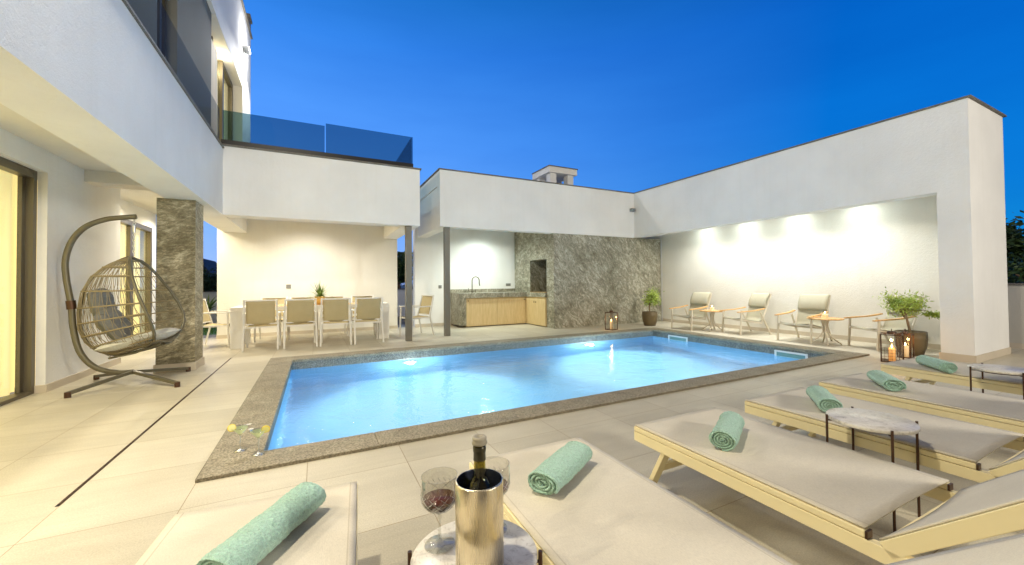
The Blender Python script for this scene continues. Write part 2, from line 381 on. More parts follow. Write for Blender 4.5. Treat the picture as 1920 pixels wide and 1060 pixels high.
# ------------------------------------------------------------------ geometry helpers
C = sc.collection
class MB:
    def __init__(s): s.v = []; s.f = []; s.smooth = []
    def add(s, vs, fs, smooth=False):
        k = len(s.v); s.v += [tuple(p) for p in vs]
        s.f += [tuple(i + k for i in f) for f in fs]; s.smooth += [smooth] * len(fs)
        return s
    def box(s, x0, x1, y0, y1, z0, z1, mtx=None, bev=0.0):
        x0, x1 = min(x0, x1), max(x0, x1); y0, y1 = min(y0, y1), max(y0, y1); z0, z1 = min(z0, z1), max(z0, z1)
        if bev > 0:
            bm = bmesh.new(); bmesh.ops.create_cube(bm, size=1)
            for q in bm.verts: q.co = Vector(((x0 + x1) / 2 + q.co.x * (x1 - x0), (y0 + y1) / 2 + q.co.y * (y1 - y0), (z0 + z1) / 2 + q.co.z * (z1 - z0)))
            bmesh.ops.bevel(bm, geom=bm.edges[:], offset=bev, segments=2, profile=0.5, affect='EDGES')
            bm.verts.index_update()
            vs = [(mtx @ q.co if mtx else q.co.copy()) for q in bm.verts]
            fs = [[q.index for q in f.verts] for f in bm.faces]; bm.free()
            return s.add(vs, fs)
        vs = [Vector(p) for p in ((x0, y0, z0), (x1, y0, z0), (x1, y1, z0), (x0, y1, z0), (x0, y0, z1), (x1, y0, z1), (x1, y1, z1), (x0, y1, z1))]
        if mtx: vs = [mtx @ p for p in vs]
        return s.add(vs, [(0, 3, 2, 1), (4, 5, 6, 7), (0, 1, 5, 4), (1, 2, 6, 5), (2, 3, 7, 6), (3, 0, 4, 7)])
    def tube(s, pts, r, n=10, closed=False, cap=True):
        pts = [Vector(p) for p in pts]; rs = r if isinstance(r, (list, tuple)) else [r] * len(pts)
        m = len(pts); vs = []; prev = None
        for i, p in enumerate(pts):
            if closed: t = pts[(i + 1) % m] - pts[i - 1]
            else: t = pts[min(i + 1, m - 1)] - pts[max(i - 1, 0)]
            if t.length < 1e-9: t = Vector((0, 0, 1))
            t.normalize()
            if prev is None:
                a = Vector((0, 0, 1)) if abs(t.z) < 0.9 else Vector((1, 0, 0))
                u = t.cross(a).normalized()
            else:
                u = prev - t * prev.dot(t)
                u = u.normalized() if u.length > 1e-6 else t.orthogonal().normalized()
            prev = u; w_ = t.cross(u)
            for k in range(n):
                a = 2 * PI * k / n
                vs.append(p + (u * math.cos(a) + w_ * math.sin(a)) * rs[i])
        fs = []
        for i in range(m if closed else m - 1):
            j = (i + 1) % m
            for k in range(n):
                k2 = (k + 1) % n
                fs.append((i * n + k, i * n + k2, j * n + k2, j * n + k))
        s.add(vs, fs, True)
        if cap and not closed:
            s.add(vs[:n], [tuple(range(n))[::-1]]); s.add(vs[-n:], [tuple(range(n))])
        return s
    def bar(s, a, b, wd, ht, up=(0, 0, 1), bev=0.0):
        a, b = Vector(a), Vector(b); t = (b - a); ln = t.length; t.normalize()
        u = Vector(up); sd = t.cross(u)
        if sd.length < 1e-5: sd = t.cross(Vector((1, 0, 0)))
        sd.normalize(); u = sd.cross(t)
        mt = Matrix(((sd.x, t.x, u.x, a.x), (sd.y, t.y, u.y, a.y), (sd.z, t.z, u.z, a.z), (0, 0, 0, 1)))
        return s.box(-wd / 2, wd / 2, 0, ln, -ht / 2, ht / 2, mt, bev)
    def lathe(s, prof, n=32, mtx=None, smooth=True, fn=None):
        vs = []; fs = []
        for i, (r, z) in enumerate(prof):
            for k in range(n):
                a = 2 * PI * k / n; rr = r if not fn else fn(r, z, a, i)
                p = Vector((rr * math.cos(a), rr * math.sin(a), z)); vs.append(mtx @ p if mtx else p)
        for i in range(len(prof) - 1):
            for k in range(n):
                k2 = (k + 1) % n; fs.append((i * n + k, i * n + k2, (i + 1) * n + k2, (i + 1) * n + k))
        return s.add(vs, fs, smooth)
    def disc(s, r, z, n=32, mtx=None, flip=False, cx=0, cy=0):
        vs = [Vector((cx + r * math.cos(2 * PI * k / n), cy + r * math.sin(2 * PI * k / n), z)) for k in range(n)]
        if mtx: vs = [mtx @ p for p in vs]
        f = tuple(range(n)); return s.add(vs, [f[::-1] if flip else f])
    def grid(s, fn, nu, nv, smooth=True, th=0.0):
        vs = [Vector(fn(i / nu, j / nv)) for j in range(nv + 1) for i in range(nu + 1)]
        W = nu + 1
        fs = [(j * W + i, j * W + i + 1, (j + 1) * W + i + 1, (j + 1) * W + i) for j in range(nv) for i in range(nu)]
        if th:
            nrm = [Vector() for _ in vs]
            for f in fs:
                q = (vs[f[2]] - vs[f[0]]).cross(vs[f[3]] - vs[f[1]])
                for i in f: nrm[i] += q
            lo = [p - q.normalized() * th for p, q in zip(vs, nrm)]; k = len(vs)
            f2 = [tuple(i + k for i in f[::-1]) for f in fs]
            rim = [i for i in range(W)] + [j * W + nu for j in range(1, nv + 1)] + [nv * W + i for i in range(nu - 1, -1, -1)] + [j * W for j in range(nv - 1, 0, -1)]
            side = [(rim[(i + 1) % len(rim)], rim[i], rim[i] + k, rim[(i + 1) % len(rim)] + k) for i in range(len(rim))]
            s.add(vs + lo, fs + f2 + side, smooth)
        else: s.add(vs, fs, smooth)
        return s
    def mesh(s, name, m, off=None):
        me = bpy.data.meshes.new(name)
        vs = s.v if off is None else [(a - off[0], b - off[1], c - off[2]) for a, b, c in s.v]
        me.from_pydata(vs, [], s.f); me.polygons.foreach_set('use_smooth', s.smooth)
        me.materials.append(m); me.update(); return me
    def build(s, name, m, parent=None, world=False):
        off = tuple(parent.location) if (parent is not None and world) else None
        o = bpy.data.objects.new(name, s.mesh(name, m, off)); C.objects.link(o)
        if parent is not None: o.parent = parent
        if any(s.smooth) and not all(s.smooth) or any(s.smooth):
            pass
        return o
def tag(o, label=None, cat=None, group=None, kind=None):
    if label: o['label'] = label
    if cat: o['category'] = cat
    if group: o['group'] = group
    if kind: o['kind'] = kind
    return o
def thing(name, label, cat, loc=(0, 0, 0), rz=0, group=None):
    o = bpy.data.objects.new(name, None); C.objects.link(o); o.empty_display_size = 0.1
    o.location = loc; o.rotation_euler = (0, 0, rz); return tag(o, label, cat, group)
def copy_tree(o, parent=None, loc=None, rz=None, label=None, scale=None):
    c = o.copy(); C.objects.link(c)
    if parent is not None: c.parent = parent
    if loc is not None: c.location = loc
    if rz is not None: c.rotation_euler = (0, 0, rz)
    if label: c['label'] = label
    if scale: c.scale = scale
    for ch in list(o.children): copy_tree(ch, c)
    return c
def rot2(a): return Matrix.Rotation(a, 4, 'Z')

# ================================================================== SETTING
XM, YC, XC = -1.425, 8.398, 1.943
PX0, PX1, PY0, PY1 = -0.346, 7.331, 3.309, 7.193
CX0, CX1, CY0, CY1 = -0.641, 7.716, 3.043, 7.527
g = MB()   # terrain with a hole is not needed: pool shell is cut out of both sheets
def ringsheet(mb, X0, X1, Y0, Y1, hx0, hx1, hy0, hy1, z):
    mb.add([(X0, Y0, z), (X1, Y0, z), (X1, Y1, z), (X0, Y1, z), (hx0, hy0, z), (hx1, hy0, z), (hx1, hy1, z), (hx0, hy1, z)],
           [(0, 1, 5, 4), (1, 2, 6, 5), (2, 3, 7, 6), (3, 0, 4, 7)])
ringsheet(g, -900, 900, -900, 900, -0.6, 7.6, 3.1, 7.5, -0.06)
tag(g.build('ground', M['earth']), 'dry dark ground around and beyond the villa plot', kind='structure')
g = MB(); ringsheet(g, -7.0, 10.9, -4.5, 11.45, PX0 - .15, PX1 + .15, PY0 - .15, PY1 + .15, 0.0)
tag(g.build('terrace', M['deck']), 'pale beige large format tiles of the pool terrace', kind='structure')
# lawn and gravel beyond the dining wall
g = MB().box(-9, -1.0, 12.3, 15.9, -0.055, -0.02)
tag(g.build('lawn', M['lawn']), 'green lawn strip behind the stone pillar', kind='structure')
gr = MB(); rnd = random.Random(3)
for i in range(1500):
    x, y = rnd.uniform(-4.6, -1.2), rnd.uniform(12.3, 15.6)
    h = rnd.uniform(0.03, 0.07); a = rnd.uniform(0, 6.3); d = 0.008
    gr.add([(x - d * math.cos(a), y - d * math.sin(a), -0.02), (x + d * math.cos(a), y + d * math.sin(a), -0.02), (x + rnd.uniform(-.02, .02), y + rnd.uniform(-.02, .02), h)], [(0, 1, 2)])
tag(gr.build('grass_blades', M['lawn']), 'short grass blades of the lawn strip', kind='stuff')
g = MB().box(-9, 2.4, 11.47, 12.28, -0.055, -0.015)
tag(g.build('gravel_strip', M['gravel']), 'grey gravel strip between terrace and lawn', kind='structure')

# ---- swimming pool
pool = thing('swimming_pool', 'rectangular lit swimming pool with grey granite coping', 'swimming pool', (3.5, 5.25, 0))
g = MB()
D = -1.35; e = 0.012
g.add([(PX0, PY0, D), (PX1, PY0, D), (PX1, PY1, D), (PX0, PY1, D)], [(0, 1, 2, 3)])
g.box(PX0 - .1, PX0, PY0 - .1, PY1 + .1, D - .1, -0.14)
g.box(PX1, PX1 + .1, PY0 - .1, PY1 + .1, D - .1, -0.14)
g.box(PX0, PX1, PY0 - .1, PY0, D - .1, -0.14)
g.box(PX0, PX1, PY1, PY1 + .1, D - .1, -0.14)
g.build('basin', M['liner'], pool, True)
g = MB()
g.box(PX0 - .1, PX0 + .002, PY0 - .1, PY1 + .1, -0.14, -0.004)
g.box(PX1 - .002, PX1 + .1, PY0 - .1, PY1 + .1, -0.14, -0.004)
g.box(PX0 + .002, PX1 - .002, PY0 - .1, PY0 + .002, -0.14, -0.004)
g.box(PX0 + .002, PX1 - .002, PY1 - .002, PY1 + .1, -0.14, -0.004)
g.build('waterline_band', M['band'], pool, True)
# coping: slabs butted end to end
g = MB(); T = 0.024
def slabs(x0, x1, y0, y1, n, ax):
    for i in range(n):
        gp = 0.0015
        if ax == 'x':
            a, b = x0 + (x1 - x0) * i / n, x0 + (x1 - x0) * (i + 1) / n
            g.box(a + gp, b - gp, y0, y1, -0.02, T, None, 0.003)
        else:
            a, b = y0 + (y1 - y0) * i / n, y0 + (y1 - y0) * (i + 1) / n
            g.box(x0, x1, a + gp, b - gp, -0.02, T, None, 0.003)
slabs(CX0, CX1, CY0, PY0 + 0.02, 8, 'x')
slabs(CX0, CX1, PY1 - 0.02, CY1, 8, 'x')
slabs(CX0, PX0 + 0.02, PY0 + 0.022, PY1 - 0.022, 4, 'y')
slabs(PX1 - 0.02, CX1, PY0 + 0.022, PY1 - 0.022, 4, 'y')
g.build('coping', M['coping'], pool, True)
# dark front edge strip of the coping (rough-cut face)
g = MB()
g.box(CX0 + .004, CX1 - .004, CY0 - 0.004, CY0 + 0.001, 0.001, T - 0.003)
g.box(CX0 - .004, CX0 + .001, CY0, CY1, 0.001, T - 0.003)
g.build('coping_edge', M['copedge'], pool, True)
WZ = -0.135
for x in (1.469, 5.359):
    f = MB().lathe([(0.0, 0), (0.10, 0), (0.13, -0.012), (0.135, -0.02)], 32, Matrix.Translation((x, PY1 - 0.03, -0.42)) @ Matrix.Rotation(R(90), 4, 'X')).build('pool_light', M['plastic'], pool, True)
    MB().disc(0.085, 0.006, 32, Matrix.Translation((x, PY1 - 0.03, -0.42)) @ Matrix.Rotation(R(90), 4, 'X')).build('light_lens', M['poolled'], f).location = (0, 0, 0)
for ch in [o for o in bpy.data.objects if o.name.startswith('light_lens')]:
    ch.data.transform(Matrix.Translation((-3.5, -5.25, 0)))
for x in (1.469, 5.359):
    lamp('pool_beam_lamp', 'SPOT', (x, PY1 - 0.12, -0.42), 900, (0.9, 0.99, 1.0), 0.07, (x, PY1 - 1.3, -1.35), 70, 1.0)
    lamp('pool_lamp', 'SPOT', (x, PY1 - 0.12, -0.42), 560, (0.85, 0.97, 1.0), 0.07, (x, PY1 - 1.35, -1.35), 125, 1.0)
    lamp('pool_glow_lamp', 'POINT', (x, PY1 - 0.13, -0.42), 60, (0.88, 0.97, 1.0), 0.05)
for (y, dz) in ((6.43, 0), (4.0, 0)):
    q = MB()
    w2, z0, z1, X = 0.27, -0.25, -0.05, PX1 - 0.003
    q.box(X - .018, X, y - w2, y + w2, z1 - .03, z1); q.box(X - .018, X, y - w2, y + w2, z0, z0 + .03)
    q.box(X - .018, X, y - w2, y - w2 + .03, z0 + .03, z1 - .03); q.box(X - .018, X, y + w2 - .03, y + w2, z0 + .03, z1 - .03)
    fr = q.build('skimmer', M['plastic'], pool, True)
    MB().box(X - .004, X + .002, y - w2 + .031, y + w2 - .031, z0 + .031, z1 - .031).build('skimmer_flap', mat('skimmer_flap_green', (0.20, 0.36, 0.33), .5), fr).data.transform(Matrix.Translation((-3.5, -5.25, 0)))
MB().lathe([(0, 0.02), (0.12, 0.018), (0.14, 0.0)], 32, Matrix.Translation((5.0, 4.55, D))).build('floor_drain', M['plastic'], pool, True)
g = MB().add([(PX0 + .004, PY0 + .004, WZ), (PX1 - .006, PY0 + .004, WZ), (PX1 - .006, PY1 - .004, WZ), (PX0 + .004, PY1 - .004, WZ)], [(0, 1, 2, 3)])
tag(g.build('water', M['water']), 'still pale blue pool water', kind='structure')

# ---- drain channel
g = MB()
y = 3.10
while y < 8.0:
    g.box(-1.247, -1.235, y, y + 0.045, -0.02, 0.0035); y += 0.052
dr = thing('drain_channel', 'narrow dark slotted drain channel running along the terrace', 'drain', (-1.241, 5.3, 0))
g.build('grate', M['bronze'], dr, True)
MB().box(-1.250, -1.232, 3.08, 8.02, 0.0004, 0.0018).build('channel', M['black'], dr, True)

# ================================================================== HOUSE
house = thing('house', 'white two storey villa with recessed ground floor and overhanging balcony', 'house', (-2.6, 7, 0))
def hp(name, mb, m, parent=None):
    return mb.build(name, m, house, True) if parent is None else sub(name, mb, m, parent)
def sub(name, mb, m, par):
    # sub-part: par carries an identity transform below its root
    root = par
    while root.parent: root = root.parent
    o = mb.build(name, m); o.data.transform(Matrix.Translation(-Vector(root.location))); o.parent = par; return o
# main beam/fascia along the house
hp('fascia', MB().box(-1.87, XM, -4, YC + .30, 2.414, 3.549).box(XM, XC, YC, YC + .30, 2.414, 3.60).box(1.6, XC, YC + .302, 11.1, 2.414, 3.60).box(-1.87, XM - .002, YC + .302, 11.098, 2.414, 3.545), M['white'])
hp('balcony_floor', MB().box(-1.42, 1.6, YC + .30, 11.098, 2.74, 3.0), M['warmwhite'])
hp('soffit', MB().box(-3.6, -1.872, -4, 11.25, 2.74, 2.95).box(-2.72, -1.872, 7.3, 7.62, 2.585, 2.739), M['warmwhite'])
hp('fascia_coping', MB().box(-1.90, XM + .025, -4, YC - .027, 3.549, 3.572).box(-1.90, XC + .03, YC - .025, YC + .33, 3.6, 3.632), M['capstone'])
# ground-floor walls
hp('wall', MB().box(-2.80, -2.72, 6.50, 8.40, 0, 2.585).box(-2.80, -2.72, 6.50, 7.298, 2.5855, 2.738).box(-2.80, -2.722, 7.62, 8.40, 2.586, 2.738)
   .box(-3.1, -2.72, -4, 6.498, 2.50, 2.738)
   .box(-3.30, -3.06, 8.402, 9.2, 0, 2.738).box(-3.30, -3.06, 9.202, 11.2, 2.42, 2.738).box(-3.30, -3.06, 11.0, 11.2, 0, 2.418), M['white'])
hp('baseboard', MB().box(-2.719, -2.705, 6.488, 8.42, 0, 0.085).box(-2.95, -2.7195, 6.485, 6.4985, 0, 0.085), M['base'])
# sliding door near left
dr_ = MB()
dr_.box(-2.90, -2.80, 6.43, 6.496, 0, 2.498).box(-2.90, -2.80, 2.0, 6.428, 2.41, 2.498).box(-2.90, -2.80, 2.0, 6.428, 0, 0.04)
d1 = hp('sliding_door', dr_, M['frame'])
q = MB()
for (a, b) in ((6.37, 6.428), (4.1, 4.2)): sub('sash', MB().box(-2.895, -2.86, a, b, 0.042, 2.408), M['frame'], d1)
sub('pane', MB().box(-2.885, -2.88, 2.0, 6.369, 0.042, 2.408), M['pane'], d1)
q = MB().grid(lambda u, v: (-2.99 + 0.03 * math.sin(u * 130), 2.0 + 5.3 * u, 0.02 + 2.46 * v), 320, 1)
sub('curtain', q, M['curtain'], d1)
# sliding door behind the egg chair
dr_ = MB().box(-3.15, -3.062, 9.202, 9.27, 0, 2.418).box(-3.15, -3.062, 10.92, 10.998, 0, 2.418).box(-3.15, -3.062, 9.272, 10.918, 2.33, 2.418).box(-3.15, -3.062, 9.272, 10.918, 0, .05).box(-3.14, -3.08, 9.95, 10.10, .05, 2.329)
d2 = hp('sliding_door', dr_, M['frame'])
sub('pane', MB().box(-3.12, -3.115, 9.272, 10.918, 0.052, 2.328), M['pane'], d2)
sub('curtain', MB().grid(lambda u, v: (-3.26 + 0.025 * math.sin(u * 70), 9.25 + 1.7 * u, 0.02 + 2.38 * v), 140, 1), M['curtain'], d2)
hp('dining_wall', MB().box(-1.98, 1.95, 11.1, 11.35, 0, 2.739), M['warmwhite'])
hp('baseboard', MB().box(-1.99, 1.96, 11.088, 11.0985, 0, .08), M['base'])
# steel post
sp_ = MB().box(1.665, 1.785, YC + .06, YC + .18, 0, 2.413)
hp('post', sp_, M['steel'])
# slate pillar
hp('stone_pillar', MB().box(-1.955, -1.53, 7.17, 7.62, 0.11, 2.412), M['slate_h'])
hp('pillar_base', MB().box(-1.975, -1.51, 7.15, 7.64, 0, .108), M['base'])
# upper floor
XF = -1.50
hp('upper_wall', MB().box(-1.9, -1.56, -3, 5.70, 3.0, 7.58).box(-1.9, -1.56, 6.41, 8.24, 3.0, 5.768).box(-1.9, -1.56, 5.70, 6.41, 5.0, 5.768), M['grey'])
hp('upper_frame', MB().box(-3.4, XF, 5.0, 12.21, 5.77, 7.58).box(-3.4, XF, 10.99, 12.21, 3.0, 5.769), M['white'])
hp('upper_reveal', MB().box(-1.8, XF - .003, 10.975, 10.989, 3.0, 5.768).box(-1.8, XF - .003, 8.25, 10.974, 5.753, 5.769), M['warmwhite'])
hp('roof_coping', MB().box(-3.45, XF + .04, 4.95, 12.25, 7.58, 7.61), M['capstone'])
uw = hp('window', MB().box(-1.74, -1.66, 5.70, 5.76, 3.0, 4.999).box(-1.74, -1.66, 6.16, 6.22, 3.0, 4.999).box(-1.74, -1.66, 6.34, 6.40, 3.0, 4.999), M['frame'])
sub('pane', MB().box(-1.705, -1.70, 5.762, 6.16, 3.0, 4.999), M['pane'], uw)
sub('curtain', MB().grid(lambda u, v: (-1.80 + .02 * math.sin(u * 24), 5.7 + .72 * u, 3 + 2 * v), 50, 1), M['sheer'], uw)
uw = hp('balcony_door', MB().box(-1.76, -1.68, 8.95, 9.02, 3.0, 5.75).box(-1.76, -1.68, 9.85, 9.98, 3.0, 5.75).box(-1.76, -1.68, 10.88, 10.974, 3.0, 5.75).box(-1.76, -1.68, 9.98, 10.88, 5.66, 5.75), M['frame'])
sub('pane', MB().box(-1.725, -1.72, 9.02, 10.88, 3.0, 5.66), M['pane'], uw)
sub('curtain', MB().grid(lambda u, v: (-1.84 + .02 * math.sin(u * 60), 8.9 + 2.07 * u, 3 + 2.74 * v), 130, 1), M['curtain'], uw)
hp('shutter_panel', MB().box(-1.80, -1.60, 8.242, 8.90, 3.0, 5.45), M['sheer'])
ul = hp('wall_lamp', MB().box(XF, XF + .12, 10.96, 11.22, 6.66, 6.72).box(XF, XF + .02, 11.0, 11.18, 6.5, 6.659), M['plastic'])
sub('lamp_lens', MB().box(XF + .121, XF + .124, 10.98, 11.2, 6.665, 6.715), M['led'], ul)
ul = hp('wall_lamp', MB().box(XF - .06, XF + .1, 1.45, 1.75, 5.1, 5.2), M['plastic'])
ch = hp('chimney', MB().box(-1.72, -1.49, 11.85, 12.15, 7.61, 7.93).box(-1.75, -1.46, 11.82, 12.18, 7.93, 7.99), M['capstone'])
# glass balustrade
bal = hp('glass_balustrade', MB().box(XM - .03, XC - .13, YC + .02, YC + .07, 3.632, 3.72).box(-1.50, -1.445, -3, YC - .03, 3.572, 3.62).box(XC - .18, XC - .13, YC + .072, 11.1, 3.632, 3.72), M['black'])
sub('glass_panel', MB().box(XM - .01, 0.145, YC + .035, YC + .047, 3.70, 4.235), M['smoke'], bal)
sub('glass_panel', MB().box(0.165, XC - .135, YC + .035, YC + .047, 3.70, 4.285), M['smoke'], bal)
sub('glass_panel', MB().box(-1.48, -1.468, -3, YC - .03, 3.60, 4.22), M['smoke2'], bal)
sub('glass_panel', MB().box(XC - .162, XC - .15, YC + .075, 11.1, 3.70, 4.285), M['smoke'], bal)
def downlight(root, x, y, z, r=0.04):
    f = MB().lathe([(r + .012, z - .002), (r + .012, z - .012), (r, z - .012), (r, z - .004)], 24).mesh('f', M['plastic'])
    f.transform(Matrix.Translation((x, y, 0)) ); f.transform(Matrix.Translation(-Vector(root.location)))
    o = bpy.data.objects.new('ceiling_light', f); C.objects.link(o); o.parent = root
    d = MB().disc(r, z - .005, 24, Matrix.Translation((x, y, 0)), True)
    sub('light_lens', d, M['led'], o)
for x, y in SOFFIT: downlight(house, x, y, 2.74)
for x, y in DINING + [(-.75, 9.7), (.9, 9.7)]: downlight(house, x, y, 2.74)  # last two are made-up fittings for the dining fill
def wall_box(root, name, x, y, z, wd, ht, ax='y'):
    b = MB().box(x - wd / 2, x + wd / 2, y - .012, y - .0005, z - ht / 2, z + ht / 2, None, .003)
    b.box(x - wd * .32, x + wd * .32, y - .016, y - .0125, z - ht * .3, z + ht * .3)
    return b.build(name, M['socket'], root, True)
wall_box(house, 'socket', -0.59, 11.1, 1.16, .10, .10)
wall_box(house, 'socket', 0.45, 11.1, 0.32, .08, .10)

# ================================================================== PAVILION
pav = thing('poolside_pavilion', 'white flat roofed L shaped pavilion around two pool sides', 'pavilion', (5.5, 10, 0))
def pp(name, mb, m): return mb.build(name, m, pav, True)
XR, YB, XB, ZB, ZT, XW = 8.261, 8.769, 2.48, 2.489, 3.778, 9.36
pp('fascia', MB().box(XB, XR, YB, YB + .26, ZB, ZT - .0).box(XR, XR + .26, 2.393, YB + .26, ZB, ZT)
   .box(XB + .03, XB + .29, YB + .262, 11.1, ZB, ZT - .33).box(XB, XB + .29, YB + .262, 11.3, ZT - .329, ZT), M['white'])
pp('pillar', MB().box(XR, 9.768, 2.047, 2.393, 0, ZT).box(XW + .002, 9.768, 2.395, 11.3, 0, ZT - .001), M['white'])
pp('back_wall', MB().box(2.42, 5.62, 11.1, 11.35, 0, 2.8).box(XB + .29, XW, 11.102, 11.3, 2.802, ZT - .002), M['white'])
pp('roof', MB().box(XB + .292, XW, YB + .262, 11.098, 2.80, 3.0).box(XR + .262, XW, 2.397, YB + .26, 2.80, 3.0), M['warmwhite'])
pp('coping', MB().box(XB - .03, XR - .032, YB - .03, YB + .3, ZT, ZT + .024).box(XR - .03, XR + .3, 2.45, YB + .3, ZT, ZT + .024)
   .box(XR - .03, 9.81, 2.01, 2.448, ZT, ZT + .024).box(XB - .03, XB + .32, YB + .302, 11.33, ZT, ZT + .024).box(9.4, 9.81, 2.45, 11.33, ZT, ZT + .024), M['capstone'])
pp('baseboard', MB().box(XR - .015, 9.78, 2.03, 2.046, 0, .1).box(XR - .016, XR - .0005, 2.047, 2.41, 0, .1).box(9.7685, 9.785, 2.03, 2.5, 0, .1), M['base'])
pp('baseboard', MB().box(XW - .016, XW - .0005, 2.41, 8.75, 0, .085), M['base'])
pp('baseboard', MB().box(2.42, 3.5, 11.084, 11.0985, 0, .085), M['base'])
pp('wing_wall', MB().box(XW + .0005, XW + .0015, 2.396, 8.76, 0, 2.799), M['warmwhite'])
pp('post', MB().box(2.60, 2.72, YB + .05, YB + .17, 0, ZB - .001), M['steel'])
# slate faced fireplace block with the barbecue opening in its left side
SX, SY = 5.50, 8.80
ox0, ox1, oz0, oz1 = 9.17, 10.1, 0.92, 1.84
fb = MB().box(SX, 9.34, SY, SY + .30, 0, ZB - .002)
fb.box(SX, SX + .30, SY + .302, ox0, 0, 2.798).box(SX, SX + .30, ox1, 11.098, 0, 2.798).box(SX, SX + .30, ox0, ox1, oz1, 2.798).box(SX, SX + .30, ox0, ox1, 0, oz0)
fp = pp('fireplace_block', fb, M['slate'])
sub('firebox', MB().box(SX + .9, SX + .95, ox0, ox1 + .05, oz0, oz1).box(SX + .302, SX + .9, ox0, ox1, oz0 - .05, oz0).box(SX + .302, SX + .9, ox0, ox1, oz1, oz1 + .05).box(SX + .302, SX + .9, ox0 - .05, ox0, oz0, oz1), M['soot'], fp)
sub('side_lining', MB().box(SX + .302, SX + .9, ox1, ox1 + .05, oz0, oz1), M['slate'], fp)
sub('fire_door', MB().box(SX + .32, SX + .36, ox0 + .02, ox0 + .52, oz0 + .02, oz1 - .02), M['soot'], fp)
sub('shelf_edge', MB().box(SX - .02, SX + .30, ox0 + .002, ox1 - .002, oz0 + .001, oz0 + .02), M['brick'], fp)
# chimney with four-legged cap
cx0, cx1, cy0, cy1 = 5.82, 6.60, 9.45, 10.25
chm = MB()
zt_ = 4.28
for x in (cx0, cx1 - .2):
    for y in (cy0, cy1 - .2): chm.box(x, x + .2, y, y + .2, 3.99, zt_)
chm.box(cx0, cx1, cy0, cy1, 3.0, 3.99)
chm.box(cx0 - .08, cx1 + .08, cy0 - .08, cy1 + .08, zt_, zt_ + .16)
chimney = pp('chimney', chm, M['white'])
sub('chimney_coping', MB().box(cx0 - .1, cx1 + .1, cy0 - .1, cy1 + .1, zt_ + .16, zt_ + .185), M['capstone'], chimney)
sub('flue', MB().lathe([(0.14, 3.99), (0.14, 4.1), (0.10, 4.12)], 20, Matrix.Translation(((cx0 + cx1) / 2, (cy0 + cy1) / 2, 0))), M['chrome'], chimney)
for x, y in WALLWASH: downlight(pav, x, y, 2.80)
for x, y in KITCH + [(3.9, 9.6)] + [(8.62, y - .1) for x, y in WALLWASH]: downlight(pav, x, y, 2.80)  # row by the fascia: made-up fittings for the wing fill
wall_box(pav, 'light_switch', 3.125, 11.1, 1.11, .09, .09)
wall_box(pav, 'socket', 5.27, 11.1, 1.15, .16, .08)
pp('floodlight', MB().box(8.09, 8.22, YB - .10, YB - .001, 3.24, 3.33).box(8.13, 8.18, YB - .14, YB - .10, 3.26, 3.31), M['socket'])
wall_box(pav, 'socket', 8.85, SY, .93, .09, .10)

# ---- outdoor kitchen
kit = thing('outdoor_kitchen', 'oak fronted outdoor kitchen counter with slate worktop under the pavilion', 'kitchen counter', (4.6, 10.6, 0))
kp = lambda n, mb, m: mb.build(n, m, kit, True)
kp('worktop', MB().box(3.42, 5.495, 10.22, 11.07, .80, .93).box(5.44, 5.495, 9.17, 10.218, .80, .93), M['slate_c'])
kp('backsplash', MB().box(3.42, 5.485, 11.072, 11.098, .93, 1.03), M['slate_c'])
kp('side_panel', MB().box(3.42, 3.60, 10.23, 11.07, .06, .799), M['slate_c'])
kp('cabinet_body', MB().box(3.61, 5.49, 10.30, 11.07, 0.02, .799).box(5.475, 5.495, 9.18, 10.298, 0.02, .799), M['oak'])
for (a, b) in ((3.62, 4.525), (4.531, 5.445)):
    d = kp('door', MB().box(a, b, 10.278, 10.298, .03, .765), M['oak'])
    kx = a + .05 if a < 4 else b - .05
    sub('knob', MB().lathe([(0.0, .02), (.014, .02), (.014, .004), (.008, 0)], 12, Matrix.Translation((kx, 10.277, .72)) @ Matrix.Rotation(R(90), 4, 'X')), M['bronze'], d)
for (a, b) in ((9.185, 9.725), (9.73, 10.27)):
    d = kp('door', MB().box(5.45, 5.473, a, b, .03, .765), M['oak'])
    kz = b - .05 if a < 9.5 else a + .05
    sub('knob', MB().lathe([(0.0, .02), (.014, .02), (.014, .004), (.008, 0)], 12, Matrix.Translation((5.449, kz, .66)) @ Matrix.Rotation(R(-90), 4, 'Y')), M['bronze'], d)
tp = [(4.0, 10.85, .93), (4.0, 10.85, 1.28)] + [(4.0 + .11 - .11 * math.cos(a), 10.85, 1.28 + .11 * math.sin(a)) for a in [R(18 * i) for i in range(1, 11)]] + [(4.22, 10.85, 1.2), (4.235, 10.85, 1.13)]
t = kp('tap', MB().tube(tp, .014, 10).tube([(4.0, 10.85, .93), (4.0, 10.85, .98)], .024, 12), M['frame'])
sub('tap_handle', MB().tube([(3.975, 10.85, .965), (3.9, 10.85, .975), (3.89, 10.85, 1.06)], .008, 8), M['frame'], t)
sub('soap_dispenser', MB().tube([(4.12, 10.9, .93), (4.12, 10.9, 1.02)], .012, 8), M['frame'], t)

# ================================================================== garden walls, trees, neighbour
gw = thing('garden_wall', 'low rendered garden wall right of the big white pillar', 'wall', (10.7, 2, 0))
MB().box(10.60, 10.85, -6, 11.6, -.06, 1.08).build('wall', M['gwall'], gw, True)
MB().box(10.57, 10.88, -6, 11.6, 1.08, 1.11).build('coping', M['capstone'], gw, True)
MB().box(10.585, 10.5995, -6, 11.6, 0, .09).build('baseboard', M['base'], gw, True)
gw = thing('garden_wall', 'grey blue garden wall behind the lawn left of the dining wall', 'wall', (-3, 16, 0))
MB().box(-9, 6, 16.0, 16.2, -.06, 1.0).build('wall', M['white'], gw, True)
MB().box(-9, 6, 15.97, 16.23, 1.0, 1.03).build('coping', M['capstone'], gw, True)

